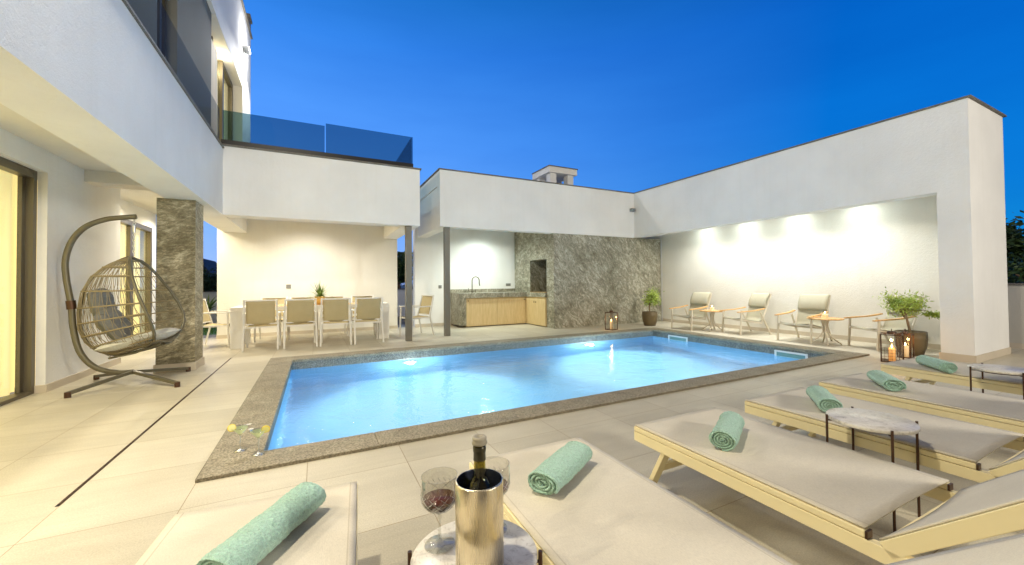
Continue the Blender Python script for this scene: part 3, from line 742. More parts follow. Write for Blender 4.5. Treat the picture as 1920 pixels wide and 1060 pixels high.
def leaf_cloud(mb, centre, rad, n, size, rnd, squash=0.8, hollow=0.5, clumps=14):
    cs = []
    for _ in range(clumps):
        d = Vector((rnd.gauss(0, 1), rnd.gauss(0, 1), rnd.gauss(0, 1))).normalized() * rnd.uniform(hollow, 1.0) * rad * 0.8
        d.z *= squash; cs.append((Vector(centre) + d, rad * rnd.uniform(0.22, 0.5)))
    for i in range(n):
        c, r = cs[rnd.randrange(clumps)]
        p = c + Vector((rnd.gauss(0, 1), rnd.gauss(0, 1), rnd.gauss(0, .8))) * r * 0.55
        a = Vector((rnd.gauss(0, 1), rnd.gauss(0, 1), rnd.gauss(0, .6))).normalized(); b = a.orthogonal().normalized()
        b = (b * math.cos(i) + a.cross(b) * math.sin(i)); s_ = size * rnd.uniform(.6, 1.3)
        mb.add([p - a * s_, p - b * s_ * .38, p + a * s_, p + b * s_ * .38], [(0, 1, 2, 3)])
def tree(label, x, y, h, rad, seed, n=2600, size=.14, trunk_h=None, name='tree', group='dark trees beyond the garden walls'):
    rnd = random.Random(seed)
    t = thing(name, label, 'tree', (x, y, -.06), 0, group)
    th = trunk_h or h * .45
    tb = MB().tube([(0, 0, 0), (.05, .03, th * .5), (0, .08, th), (.05, .1, h * .8)], [.11, .09, .07, .03], 8)
    for k in range(5):
        a = rnd.uniform(0, 6.3); tb.tube([(0, .05, th * .8), (math.cos(a) * rad * .4, math.sin(a) * rad * .4, h * .6), (math.cos(a) * rad * .7, math.sin(a) * rad * .7, h * .78)], [.05, .035, .012], 6)
    tb.build('trunk', M['bark'], t)
    cb = MB(); leaf_cloud(cb, (0, 0, h - rad * .75), rad, n, size, rnd, .85, .3, 22); cb.build('crown', M['dleaf'], t)
tree('dark broad tree behind the right garden wall, nearest the white pillar', 15.2, 3.6, 2.55, 1.2, 11, 11000, .09)
tree('dark tree behind the right garden wall at the picture edge', 16.4, 2.2, 2.45, 1.2, 12, 12000, .10)
tree('low leafy bush tree peeping over the right garden wall', 12.6, 2.0, 1.9, .9, 13, 4500, .05, .5)
tree('dark round tree behind the lawn wall, taller one beside the slate pillar', -3.75, 18.6, 1.98, .95, 14, 5000, .07)
tree('dark tree behind the lawn wall, nearest the dining wall edge', -3.15, 19.3, 1.65, .8, 15, 4000, .07)
tree('dark tree seen in the slit between balcony and pavilion', 3.6, 20.0, 2.9, 1.2, 16, 2600, .13)
nh = thing('neighbour_house', 'distant dark blue gabled house above the trees left of the dining wall', 'house', (-7.2, 34, 0))
MB().box(-8.9, -6.1, 33, 38, 0, 1.75).build('wall', M['farwall'], nh, True)
MB().add([(-9.1, 32.7, 1.7), (-5.9, 32.7, 1.7), (-6.95, 32.7, 3.12), (-9.1, 38.3, 1.7), (-5.9, 38.3, 1.7), (-6.95, 38.3, 3.12)], [(0, 1, 2), (5, 4, 3), (1, 4, 5, 2), (0, 2, 5, 3), (0, 3, 4, 1)]).build('roof', M['farroof'], nh, True)
# palm-like plant on the lawn
def fronds(mb, n, ln, wd, rnd, z0=0, up=1.0, droop=1.2, seg=5):
    for i in range(n):
        a = 2.4 * i + rnd.uniform(-.3, .3); el = rnd.uniform(.25, 1.25) * up; l_ = ln * rnd.uniform(.7, 1.1)
        p = Vector((0, 0, z0)); d = Vector((math.cos(a) * math.cos(el), math.sin(a) * math.cos(el), math.sin(el)))
        sd = Vector((-math.sin(a), math.cos(a), 0)); pts = []
        for s_ in range(seg + 1):
            w_ = wd * (1 - (s_ / seg) ** 2) + .0008; pts.append((p - sd * w_, p + sd * w_))
            p = p + d * l_ / seg; d = (d + Vector((0, 0, -droop / seg * (1.3 - math.sin(el))))).normalized()
        vs = [q for pr_ in pts for q in pr_]
        mb.add(vs, [(2 * k, 2 * k + 1, 2 * k + 3, 2 * k + 2) for k in range(seg)], True)
p = thing('palm_plant', 'small palm plant on the lawn left of the dining wall', 'plant', (-2.75, 14.2, -.03))
MB().tube([(0, 0, 0), (.02, 0, .55)], [.05, .035], 8).build('stem', M['bark'], p)
q = MB(); fronds(q, 26, .75, .035, random.Random(5), .5, .8, 1.4, 6); q.build('fronds', M['grassy'], p)

# ================================================================== DINING SET
tb = thing('dining_table', 'long white outdoor dining table with teak inlay', 'table', (0.02, 9.55, 0))
TX0, TX1, TY0, TY1, TZ = -1.43, 1.43, 9.12, 9.98, .775
q = MB().box(TX0, TX1, TY0, TY0 + .06, TZ - .07, TZ).box(TX0, TX1, TY1 - .06, TY1, TZ - .07, TZ).box(TX0, TX0 + .22, TY0 + .061, TY1 - .061, TZ - .07, TZ).box(TX1 - .22, TX1, TY0 + .061, TY1 - .061, TZ - .07, TZ)
q.build('frame', M['whitem'], tb, True)
q = MB()
for i in range(8):
    a = TY0 + .064 + i * (TY1 - TY0 - .128) / 8
    q.box(TX0 + .222, TX1 - .222, a, a + (TY1 - TY0 - .128) / 8 - .004, TZ - .03, TZ - .002)
q.build('table_top', M['teak'], tb, True)
for x in (TX0, TX1 - .22):
    for y in (TY0, TY1 - .08): MB().box(x, x + .22, y, y + .08, 0, TZ - .071, None, .004).build('leg', M['whitem'], tb, True)
def dining_chair():
    t = thing('dining_chair', 'x', 'chair', (0, 0, 0), 0, 'white framed dining chairs around the long table')
    # faces +Y ; origin centre of footprint
    W, f, b = .27, .25, -.27
    for s in (-1, 1):
        MB().bar((s * W, f, 0), (s * W, f - .02, .66), .028, .032, (1, 0, 0), .003).build('leg', M['whitem'], t)
        MB().bar((s * W, b - .05, 0), (s * (W - .005), b + .05, .46), .028, .03, (1, 0, 0), .003).build('leg', M['whitem'], t)
        MB().box(s * W - .026, s * W + .026, b + .04, f + .02, .66, .684, None, .006).build('armrest', M['whitem'], t)
        MB().bar((s * (W - .005), b + .06, .44), (s * (W - .02), b - .06, .93), .026, .03, (1, 0, 0), .003).build('back_post', M['whitem'], t)
    MB().box(-W, W, f - .04, f - .01, .40, .43).box(-W, W, b + .05, b + .08, .40, .43).box(-W + .01, -W + .035, b + .08, f - .04, .40, .43).box(W - .035, W - .01, b + .08, f - .04, .40, .43).build('seat_frame', M['whitem'], t)
    MB().grid(lambda u, v: (-W + .03 + (2 * W - .06) * u, b + .06 + (f - b - .08) * v, .44 - .02 * math.sin(PI * v)), 8, 8, True, .006).build('seat', M['sling2'], t)
    MB().grid(lambda u, v: (-W + .045 + (2 * W - .09) * u, b + .055 - .115 * v - .02 * math.sin(PI * u), .47 + .43 * v), 10, 10, True, .008).build('backrest', M['sling2'], t)
    MB().bar((-W + .02, b - .057, .915), (W - .02, b - .057, .915), .024, .024).build('back_rail', M['whitem'], t)
    MB().bar((-W + .02, b + .05, .48), (W - .02, b + .05, .48), .02, .02).build('back_rail', M['whitem'], t)
    return t
dc = dining_chair()
spots = [(-0.90, 8.95, 0, 'leftmost front dining chair, back to the pool'), (-0.28, 8.93, .03, 'second dining chair from the left in the front row by the pool'),
         (0.36, 8.90, -.02, 'third dining chair from the left in the front row by the pool'), (0.93, 8.86, .03, 'rightmost front dining chair, next to the steel post'),
         (-0.86, 10.22, PI, 'leftmost dining chair in the far row against the cream wall'), (-0.26, 10.25, PI, 'far row dining chair second from left, left of the potted plant'),
         (0.37, 10.25, PI + .03, 'far row dining chair third from left, just right of the potted plant'), (1.0, 10.2, PI, 'rightmost dining chair in the far row against the cream wall'),
         (-1.70, 9.72, -PI / 2 - .15, 'dining armchair at the left head of the table, beside the slate pillar'), (2.05, 9.35, PI / 2 + .3, 'dining armchair at the right head of the table, behind the steel post')]
for i, (x, y, a, lb) in enumerate(spots):
    a += (0, .04, -.03, .05, -.06, .05, .02, -.04, 0, 0)[i]; y += (0, .03, -.02, .02, .04, -.03, .05, 0, 0, 0)[i]
    if i == 0:
        dc.location = (x, y, 0); dc.rotation_euler = (0, 0, a); dc['label'] = lb
    else: copy_tree(dc, None, (x, y, 0), a, lb)
p = thing('potted_plant', 'spiky green plant in a gold ribbed pot on the dining table', 'plant', (0.07, 9.5, TZ))
MB().lathe([(0.0, 0), (.085, 0), (.105, .09), (.10, .17), (.09, .17), (.09, .15), (0, .15)], 48, None, True, lambda r, z, a, i: r * (1 + .03 * math.sin(24 * a))).build('pot', M['goldpot'], p)
q = MB(); fronds(q, 70, .36, .012, random.Random(9), .15, 1.1, .9, 5); q.build('foliage', M['grassy'], p)

# ================================================================== EGG CHAIR
eg = thing('hanging_egg_chair', 'rattan hanging egg chair on a curved metal stand in front of the slate pillar', 'swing chair', (-1.98, 6.5, 0))
def cr_spline(P, n=8, closed=False):
    P = [Vector(p) for p in P]; out = []
    m = len(P)
    for i in range(m if closed else m - 1):
        if closed: a, b, c, d = P[i - 1], P[i], P[(i + 1) % m], P[(i + 2) % m]
        else: a, b, c, d = P[max(i - 1, 0)], P[i], P[i + 1], P[min(i + 2, m - 1)]
        for k in range(n):
            t = k / n; out.append(0.5 * ((2 * b) + (c - a) * t + (2 * a - 5 * b + 4 * c - d) * t * t + (3 * b - a - 3 * c + d) * t ** 3))
    if not closed: out.append(P[-1])
    return out
pole = cr_spline([(0.0, 0.02, .145), (-.14, .01, .155), (-.33, 0, .235), (-.46, 0, .42), (-.52, 0, .70), (-.54, 0, .98), (-.58, 0, 1.27), (-.59, 0, 1.50), (-.54, 0, 1.72), (-.43, 0, 1.89), (-.26, 0, 1.99), (-.08, 0, 2.03), (.02, 0, 2.045)], 8)
MB().tube(pole, .030, 16).build('pole', M['swing'], eg)
MB().tube([(-.535, 0, .93), (-.545, 0, 1.03)], .041, 16).build('collar', M['bronze'], eg)
for ex, ey in ((-.385, -.45), (-.52, .56), (.53, -.46), (.40, .57)):
    l = MB().bar((0, 0, .15), (ex, ey, .045), .045, .035, (0, 0, 1), .004).build('leg', M['swing'], eg)
    MB().tube([(ex, ey, 0), (ex, ey, .06)], .028, 12).build('foot', M['bronze'], l)
q = MB()
for i in range(13):
    z = 1.99 - i * .034
    ring = [(0 + .012 * math.cos(a) * (i % 2), .012 * math.cos(a) * ((i + 1) % 2), z + .022 * math.sin(a)) for a in [PI / 6 * k for k in range(12)]]
    q.tube(ring, .0035, 6, True)
q.tube([(0, 0, 1.93), (0, 0, 1.85)], .016, 12)
q.build('chain', M['chain'], eg)
# basket
AZ = R(-9)
# (z, rim_u, half_width, back_u)
LV = [(1.545, .0, .02, -.03), (1.50, .05, .12, -.12), (1.42, .10, .21, -.25), (1.30, .155, .29, -.36), (1.12, .24, .37, -.44), (.94, .31, .40, -.47), (.78, .36, .405, -.46), (.64, .385, .38, -.40), (.53, .385, .33, -.31), (.45, .35, .26, -.20), (.40, .24, .18, -.10)]
def lvl(t):
    i = min(int(t), len(LV) - 2); f = t - i
    return [LV[i][k] * (1 - f) + LV[i + 1][k] * f for k in range(4)]
def bp(t, s):   # s in 0..1 from near rim round the back to the far rim
    z, ru, hw, bu = lvl(t); a = -PI / 2 - PI * s if False else PI * (s + .5)
    cx_ = ru; dx = ru - bu
    x = cx_ + math.cos(a) * dx; y = math.sin(a) * hw * -1
    x -= .03
    return rot2(AZ) @ Vector((x, -y, z + .30 * x * max(0, min(1, (1.15 - z) / .6))))
q = MB()
for t in (1.0, 2.0, 2.9, 3.9, 4.8, 5.7, 6.6, 7.6, 8.6, 9.5):
    pts = [bp(t, k / 36) for k in range(37)]
    q.tube(pts, .0085, 6)
ns = 26
for k in range(1, ns):
    s0 = k / ns
    for tw in (-1, 1):
        pts = [bp(j * .5, min(.999, max(.001, s0 + tw * .010 + tw * .006 * math.sin(j * 1.7)))) for j in range(2 * (len(LV) - 1) + 1)]
        q.tube(pts, .0030, 5)
bk = q.build('basket', M['rattan'], eg)
rim = [bp(t * .5, 0) for t in range(2 * (len(LV) - 1) + 1)] + [rot2(AZ) @ Vector((.34, -.08, .485)), rot2(AZ) @ Vector((.34, .08, .485))] + [bp(t * .5, 1) for t in range(2 * (len(LV) - 1), -1, -1)]
q = MB().tube(cr_spline(rim, 3), .0165, 10)
spine = [bp(t, .5) for t in range(len(LV))] + [rot2(AZ) @ Vector((.1, 0, .41)), rot2(AZ) @ Vector((.34, 0, .485))]
q.tube(cr_spline(spine, 4), .014, 8)
for yy in (-.16, .16): q.tube([rot2(AZ) @ Vector(p_) for p_ in ((-.18, yy * .6, .34), (.1, yy, .40), (.34, yy, .50))], .012, 8)
q.build('rim', M['swing'], bk)
q = MB()   # woven seat floor
for k in range(22):
    u = -.22 + k * .028; hw_ = .10 + .20 * min(1, (u + .25) / .35)
    q.tube([rot2(AZ) @ Vector((u, -hw_, .46 + .25 * u)), rot2(AZ) @ Vector((u, 0, .405 + .25 * u)), rot2(AZ) @ Vector((u, hw_, .46 + .25 * u))], .006, 5)
q.build('woven_seat', M['rattan'], bk)
def pillow_mesh(w_, h_, t_, nz=.01, seed=0, n=14):
    mb = MB()
    for sg in (1, -1):
        def f(u, v):
            x, y = (u - .5) * 2, (v - .5) * 2
            th = (max(0, 1 - x ** 4) * max(0, 1 - y ** 4)) ** .55
            return (x * w_ / 2 * (1 - .07 * y * y), y * h_ / 2 * (1 - .07 * x * x), sg * (t_ / 2 * th) + (nz * noise.noise(Vector((x * 2 + seed, y * 2, sg)))) * th)
        mb.grid((lambda u, v: f(u, v)) if sg == 1 else (lambda u, v: f(1 - u, v)), n, n)
    return mb
def place(mb, mtx):
    mb.v = [tuple(mtx @ Vector(p_)) for p_ in mb.v]; return mb
cu = thing('seat_cushion', 'pale patterned round seat cushion in the egg chair', 'cushion', (-1.98, 6.5, .42))
place(pillow_mesh(.66, .60, .13, .02, 2, 18), rot2(AZ) @ Matrix.Translation((.07, 0, .12)) @ Matrix.Rotation(R(-15), 4, 'Y')).build('cover', M['cushion'], cu)
pl = thing('throw_pillow', 'dark grey pillow at the back of the egg chair, upper one', 'pillow', (-1.98, 6.5, .42))
place(pillow_mesh(.38, .34, .14, .02, 4), rot2(AZ) @ Matrix.Translation((-.31, .02, .56)) @ Matrix.Rotation(R(78), 4, 'Y') @ Matrix.Rotation(R(8), 4, 'Z')).build('cover', M['pillow'], pl)
pl = thing('throw_pillow', 'grey velvet pillow sitting low in the egg chair', 'pillow', (-1.98, 6.5, .42))
place(pillow_mesh(.42, .42, .16, .03, 9), rot2(AZ) @ Matrix.Translation((-.15, -.06, .32)) @ Matrix.Rotation(R(60), 4, 'Y') @ Matrix.Rotation(R(20), 4, 'Z')).build('cover', M['pillow'], pl)

# ================================================================== LOUNGE CHAIRS AT THE RIGHT WALL
def lounge_chair():
    t = thing('lounge_chair', 'x', 'armchair', (0, 0, 0), 0, 'low sling lounge chairs with teak arms along the right wall')
    W = .30   # faces +Y
    for s in (-1, 1):
        MB().bar((s * W, .34, 0), (s * W, .31, .50), .034, .028, (1, 0, 0), .004).build('leg', M['champ'], t)
        MB().bar((s * W, -.40, 0), (s * W, -.16, .50), .030, .028, (1, 0, 0), .004).build('leg', M['champ'], t)
        arm = cr_spline([(s * W, .40, .505), (s * W, .2, .52), (s * W, -.02, .535), (s * W, -.26, .575)], 5)
        mb = MB()
        for i in range(len(arm) - 1):
            wd = .055 if 2 < i < len(arm) - 3 else .045
            mb.bar(arm[i], arm[i + 1] + (arm[i + 1] - arm[i]) * .02, wd, .022)
        mb.build('armrest', M['teak'], t)
        MB().bar((s * (W - .03), .34, .345), (s * (W - .03), -.22, .245), .026, .03, (0, 0, 1), .003).build('side_rail', M['champ'], t)
        MB().bar((s * (W - .035), -.20, .24), (s * (W - .045), -.47, .90), .026, .026, (1, 0, 0), .003).build('back_post', M['champ'], t)
    MB().bar((-W, .33, .335), (W, .33, .335), .024, .024).bar((-W + .03, -.21, .25), (W - .03, -.21, .25), .024, .024).bar((-W + .04, -.46, .885), (W - .04, -.46, .885), .024, .024).build('cross_rail', M['champ'], t)
    prof = cr_spline([(0, .33, .365), (0, .10, .325), (0, -.14, .285), (0, -.235, .32), (0, -.31, .50), (0, -.40, .74), (0, -.455, .90)], 5)
    n = len(prof) - 1
    def pf(u, v):
        p_ = prof[min(n, int(round(v * n)))]
        pad = .010 if .55 < v else 0
        return (-W + .045 + (2 * W - .09) * u, p_.y + .02 * math.sin(PI * u) * (-1 if v > .5 else 0) + pad, p_.z - (.02 * math.sin(PI * u) if v < .5 else 0))
    MB().grid(pf, 10, n, True, .010).build('sling', M['sling3'], t)
    hr = MB().grid(lambda u, v: (-W + .04 + (2 * W - .08) * u, -.335 - .12 * v + .035 * math.sin(PI * v) + .012, .60 + .30 * v), 8, 8, True, .02)
    hr.build('head_pad', M['sling3'], t)
    return t
lc = lounge_chair()
ls = [(8.42, 6.98, PI / 2, 'teak armed lounge chair nearest the corner, beside the small potted tree'),
      (8.68, 5.72, PI / 2 - .33, 'second lounge chair from the corner, turned, right of the first teak table'),
      (8.55, 4.42, PI / 2, 'third lounge chair from the corner, left of the second teak table'),
      (8.72, 3.25, PI / 2 - .5, 'lounge chair nearest the white pillar, partly behind the big potted tree')]
for i, (x, y, a, lb) in enumerate(ls):
    if i == 0: lc.location = (x, y, 0); lc.rotation_euler = (0, 0, a); lc['label'] = lb
    else: copy_tree(lc, None, (x, y, 0), a, lb)
def teak_table():
    t = thing('side_table', 'x', 'side table', (0, 0, 0), 0, 'round teak side tables between the lounge chairs')
    MB().lathe([(0, .462), (.27, .462), (.282, .468), (.282, .482), (.275, .488), (0, .488)], 40).build('table_top', M['teak'], t)
    for k in range(4):
        a = PI / 2 * k + .4; c_, s_ = math.cos(a), math.sin(a)
        MB().tube(cr_spline([(c_ * .06, s_ * .06, .46), (c_ * .035, s_ * .035, .36), (c_ * .04, s_ * .04, .22), (c_ * .12, s_ * .12, .11), (c_ * .24, s_ * .24, .012)], 4), .014, 8).build('leg', M['champ'], t)
    MB().lathe([(.02, .2), (.035, .21), (.035, .24), (.02, .25)], 16).build('hub', M['champ'], t)
    return t
tt = teak_table(); tt.location = (8.5, 6.42, 0); tt['label'] = 'round teak side table between the two lounge chairs nearest the corner'
copy_tree(tt, None, (8.42, 3.98, 0), .2, 'round teak side table between the third and fourth lounge chairs')
def jar_candle(x, y, z, lb):
    t = thing('candle_jar', lb, 'candle', (x, y, z))
    MB().lathe([(0, .002), (.048, .002), (.055, .02), (.055, .11), (.051, .11), (.051, .02), (0, .012)], 28).build('jar', M['lpane'], t)
    w_ = MB().lathe([(0, .014), (.049, .014), (.049, .075), (0, .078)], 24).build('wax', M['wax'], t)
    MB().lathe([(0, .085), (.008, .095), (.006, .11), (0, .122)], 10).build('flame', M['flame'], w_)
    MB().lathe([(.0555, .0), (.062, .004), (.06, .02), (.0555, .022)], 28).build('dish', M['wax'], t)
jar_candle(8.50, 6.42, .489, 'pale candle in a glass jar on the teak table nearest the corner')
jar_candle(8.42, 3.98, .489, 'pale candle in a glass jar on the teak table nearest the big potted tree')

# ================================================================== LANTERNS
def lantern(x, y, h, w_, rz, lb, wire, ncand, cm, pw):
    t = thing('lantern', lb, 'lantern', (x, y, 0), rz, 'black metal lanterns by the pool')
    r = .007; a = w_ / 2
    q = MB()
    for sx_ in (-1, 1):
        for sy_ in (-1, 1): q.box(sx_ * a - r, sx_ * a + r, sy_ * a - r, sy_ * a + r, 0, h - .06)
    for z in (0.0, h - .06 - 2 * r):
        for s in (-1, 1):
            q.box(-a + r, a - r, s * a - r, s * a + r, z, z + 2 * r); q.box(s * a - r, s * a + r, -a + r, a - r, z, z + 2 * r)
    q.box(-a, a, -a, a, .001, .008)
    q.build('frame', M['bronze'], t)
    top = MB().lathe([(a * .45, h - .062), (a * .45, h - .03), (a * .3, h - .018), (0, h - .018)], 20).build('cap', M['bronze'], t)
    MB().tube([(-a * .35, 0, h - .02), (-a * .3, 0, h + .01), (a * .3, 0, h + .01), (a * .35, 0, h - .02)], .005, 6).build('handle', M['bronze'], top)
    gp = MB()
    for s in (-1, 1):
        gp.box(-a + r, a - r, s * a - .001, s * a + .001, .015, h - .075); gp.box(s * a - .001, s * a + .001, -a + r, a - r, .015, h - .075)
    gp.build('glass', M['lpane'], t)
    if wire is True:
        q = MB()
        for s in (-1, 1):
            for k in range(1, 6):
                u = -a + 2 * a * k / 6
                q.tube([(u, s * (a + .004), .01), (u, s * (a + .004), h * .38)], .0018, 5); q.tube([(s * (a + .004), u, .01), (s * (a + .004), u, h * .38)], .0018, 5)
            for k in range(1, 5):
                z = h * .38 * k / 4
                q.tube([(-a, s * (a + .004), z), (a, s * (a + .004), z)], .0018, 5); q.tube([(s * (a + .004), -a, z), (s * (a + .004), a, z)], .0018, 5)
        q.build('wire_mesh', M['bronze'], t)
    cs = [(0, 0, .40, .038)] if ncand == 1 else [(0.02, -.03, .44, .032), (-.05, .05, .50, .03)]
    for i, (cx_, cy_, hh, cr_) in enumerate(cs):
        P_ = rot2(rz) @ Vector((cx_, cy_, 0)); H_ = hh * h
        c_ = thing('pillar_candle', ('burning amber pillar candle inside the ' if cm == 'waxo' else 'burning pale pillar candle inside the ') + ('lantern in front of the slate wall' if not wire else 'slimmer rear lantern by the big potted tree' if wire == 'plain' else ('wire lantern beside the big potted tree' if i == 0 else 'wire lantern, the taller rear one')), 'candle', (x + P_.x, y + P_.y, .009))
        MB().lathe([(0, 0), (cr_, 0), (cr_, H_), (cr_ * .8, H_ + .004), (0, H_ - .006)], 24).build('wax', M[cm], c_)
        MB().lathe([(0, H_ + .004), (.009, H_ + .018), (.007, H_ + .035), (0, H_ + .055)], 10).build('flame', M['flame'], c_)
        lamp('candle_glow', 'POINT', (x + P_.x, y + P_.y, .01 + H_ + .09), pw, (1.0, .52, .18), .02)
    return t
lantern(6.60, 7.86, .50, .21, .2, 'black framed glass lantern on the terrace in front of the slate wall', False, 1, 'wax', 2.2)
lantern(7.98, 2.70, .42, .15, .1, 'slimmer bronze glass lantern, the rear one of the pair beside the big potted tree', 'plain', 1, 'wax', 1.2)
lantern(7.42, 2.66, .46, .235, .35, 'bronze wire lantern with amber candle beside the big potted tree', True, 1, 'waxo', 2.5)

# ================================================================== POTTED TREES
def potted_tree(x, y, pr_, ph, h, rad, n, size, seed, lb, lean=(0, 0), droop=False):
    rnd = random.Random(seed)
    t = thing('potted_tree', lb, 'potted tree', (x, y, 0))
    MB().lathe([(0, 0), (pr_ * .72, 0), (pr_ * .93, ph * .35), (pr_ * 1.0, ph * .7), (pr_ * .97, ph), (pr_ * .88, ph), (pr_ * .88, ph * .9), (0, ph * .9)], 40).build('pot', M['pot'], t)
    MB().disc(pr_ * .88, ph * .91, 32).build('soil', M['soil'], t)
    q = MB(); top = Vector((lean[0], lean[1], ph + (h - ph) * .42))
    q.tube([(0, 0, ph * .9), (lean[0] * .4 - .01, lean[1] * .4, ph + .1), top], [.02, .017, .014], 8)
    ends = []
    for k in range(11):
        a = rnd.uniform(0, 6.3); e_ = Vector((lean[0] * 1.4 + math.cos(a) * rad * rnd.uniform(.35, .95), lean[1] * 1.4 + math.sin(a) * rad * rnd.uniform(.35, .95), h - rad * rnd.uniform(.15, 1.35)))
        q.tube([top + Vector((0, 0, -rnd.uniform(0, .12))), (top + e_) / 2 + Vector((0, 0, .03)), e_], [.010, .007, .003], 6); ends.append(e_)
    if droop:
        e_ = Vector((.10, -.34, ph + .26)); q.tube([top, (top + e_) / 2 + Vector((0, 0, .06)), e_], [.008, .005, .002], 6); ends += [e_]
    q.build('trunk', M['bark'], t)
    q = MB()
    for i in range(n):
        e_ = ends[rnd.randrange(len(ends))] if not (droop and i % 14 == 0) else ends[-1]
        f = rnd.uniform(.55, 1.05); base = top.lerp(e_, f)
        p_ = base + Vector((rnd.gauss(0, 1), rnd.gauss(0, 1), rnd.gauss(0, 1))) * rad * (.25 if e_ is not ends[-1] or not droop else .07)
        a = Vector((rnd.gauss(0, 1), rnd.gauss(0, 1), rnd.gauss(.3, .8))).normalized(); b = a.orthogonal().normalized()
        b = b * math.cos(i) + a.cross(b) * math.sin(i); s_ = size * rnd.uniform(.6, 1.25); c_ = a.cross(b)
        q.add([p_, p_ + a * s_ - b * s_ * .26 + c_ * s_ * .06, p_ + a * s_ * 2, p_ + a * s_ + b * s_ * .26 + c_ * s_ * .06], [(0, 1, 2, 3)])
    q.build('foliage', M['leaf'], t)
potted_tree(8.10, 8.05, .205, .38, .98, .25, 1300, .034, 21, 'small bushy potted tree in a bronze pot at the slate wall corner')
potted_tree(8.36, 2.76, .195, .37, 1.09, .25, 2300, .030, 22, 'big potted tree with a drooping branch beside the white pillar', (-.03, .05), True)

# ================================================================== LOUNGERS
def lounger():
    t = thing('sun_lounger', 'x', 'sun lounger', (0, 0, 0), 0, 'cream sun loungers lined up along the pool')
    W, Z, S = .335, .34, -1.11
    q = MB()
    for s in (-1, 1):
        q.box(s * W - .015 * (1 + s), s * W + .015 * (1 - s), -1.92, 0, Z - .082, Z - .030, None, .002)
    q.box(-W + .031, W - .031, -.03, -.0, Z - .082, Z - .030).box(-W + .031, W - .031, -1.92, -1.89, Z - .082, Z - .030).box(-W + .031, W - .031, -1.16, -1.13, Z - .075, Z - .04)
    q.build('frame', M['cream'], t)
    q = MB()
    for s in (-1, 1):
        q.box(s * W - .015 * (1 + s), s * W + .015 * (1 - s), S, 0, Z - .027, Z - .002, None, .003)
    q.box(-W + .031, W - .031, -.028, 0, Z - .027, Z - .002)
    sf = q.build('seat_frame', M['cream'], t)
    for s in (-1, 1): MB().box(s * W - .016 * (1 + s), s * W + .016 * (1 - s), S - .008, S - .0005, Z - .028, Z - .003).build('end_cap', M['bronze'], sf)
    def f(u, v):
        x = -W + .006 + (2 * W - .012) * u
        return (x, -.002 + (S + .004) * v, Z + .0015 + .007 * math.sin(PI * u) * math.sin(PI * min(1, v * 1.3) * .5) ** 2 - .0005 * abs(u - .5))
    MB().grid(f, 24, 24, True, .006).build('seat', M['sling'], t)
    A = R(42); o_ = Vector((0, S - .035, Z - .015))
    dy, dz = -math.cos(A), math.sin(A); Lb = .80
    mt = Matrix.Translation(o_) @ Matrix(((1, 0, 0, 0), (0, dy, dz, 0), (0, dz, -dy, 0), (0, 0, 0, 1)))
    # local: x, y along the back, z outward (up-normal)
    q = MB()
    for s in (-1, 1): q.box(s * W - .015 * (1 + s), s * W + .015 * (1 - s), 0, Lb, -.055, -.004, mt, .002)
    q.box(-W + .031, W - .031, Lb - .03, Lb, -.05, -.01, mt)
    q.build('back_frame', M['cream'], t)
    MB().grid(lambda u, v: mt @ Vector((-W + .010 + (2 * W - .02) * (1 - u), .002 + Lb * v, .003 - .012 * math.sin(PI * u))), 16, 12, True, .006).build('backrest', M['sling'], t)
    for s in (-1, 1):
        MB().bar(mt @ Vector((s * (W - .05), .42, -.04)), (s * (W - .05), -1.78, Z - .06), .028, .018, (1, 0, 0)).build('support', M['cream'], t)
        MB().bar((s * (W - .035), -.21, Z - .083), (s * (W - .035), -.085, .012), .026, .05, (1, 0, 0), .003).bar((s * (W - .035), -.086, .013), (s * (W - .035), -.081, .0), .028, .054, (1, 0, 0)).build('leg', M['cream'], t)
        MB().bar((s * (W - .035), -1.66, Z - .083), (s * (W - .035), -1.78, 0), .026, .05, (1, 0, 0), .003).build('leg', M['cream'], t)
    MB().bar((-W + .05, -.15, .15), (W - .05, -.15, .15), .03, .03).build('cross_bar', M['cream'], t)
    MB().bar((-W + .05, -1.72, .15), (W - .05, -1.72, .15), .03, .03).build('cross_bar', M['cream'], t)
    return t
lg = lounger()
LG = [(-.152, 1.865, -.09, .93, 'sun lounger at the bottom left, left of the wine table'), (.955, 1.79, -.02, .94, 'sun lounger just right of the wine cooler table'),
      (2.005, 1.775, -.015, 1.05, 'sun lounger in the middle, its towel upright before the bronze legged marble table'), (3.035, 1.775, -.01, 1.06, 'fourth sun lounger from the left, behind the middle marble table'),
      (4.03, 1.80, -.02, .98, 'fifth sun lounger from the left, second from the white pillar'), (5.38, 1.87, -.05, 1.1, 'farthest sun lounger, nearest the white pillar and wire lantern')]
for i, (x, y, a, sx_, lb) in enumerate(LG):
    if i == 0: lg.location = (x, y, 0); lg.rotation_euler = (0, 0, a); lg.scale = (sx_, 1, 1); lg['label'] = lb
    else: copy_tree(lg, None, (x, y, 0), a, lb, (sx_, 1, 1))
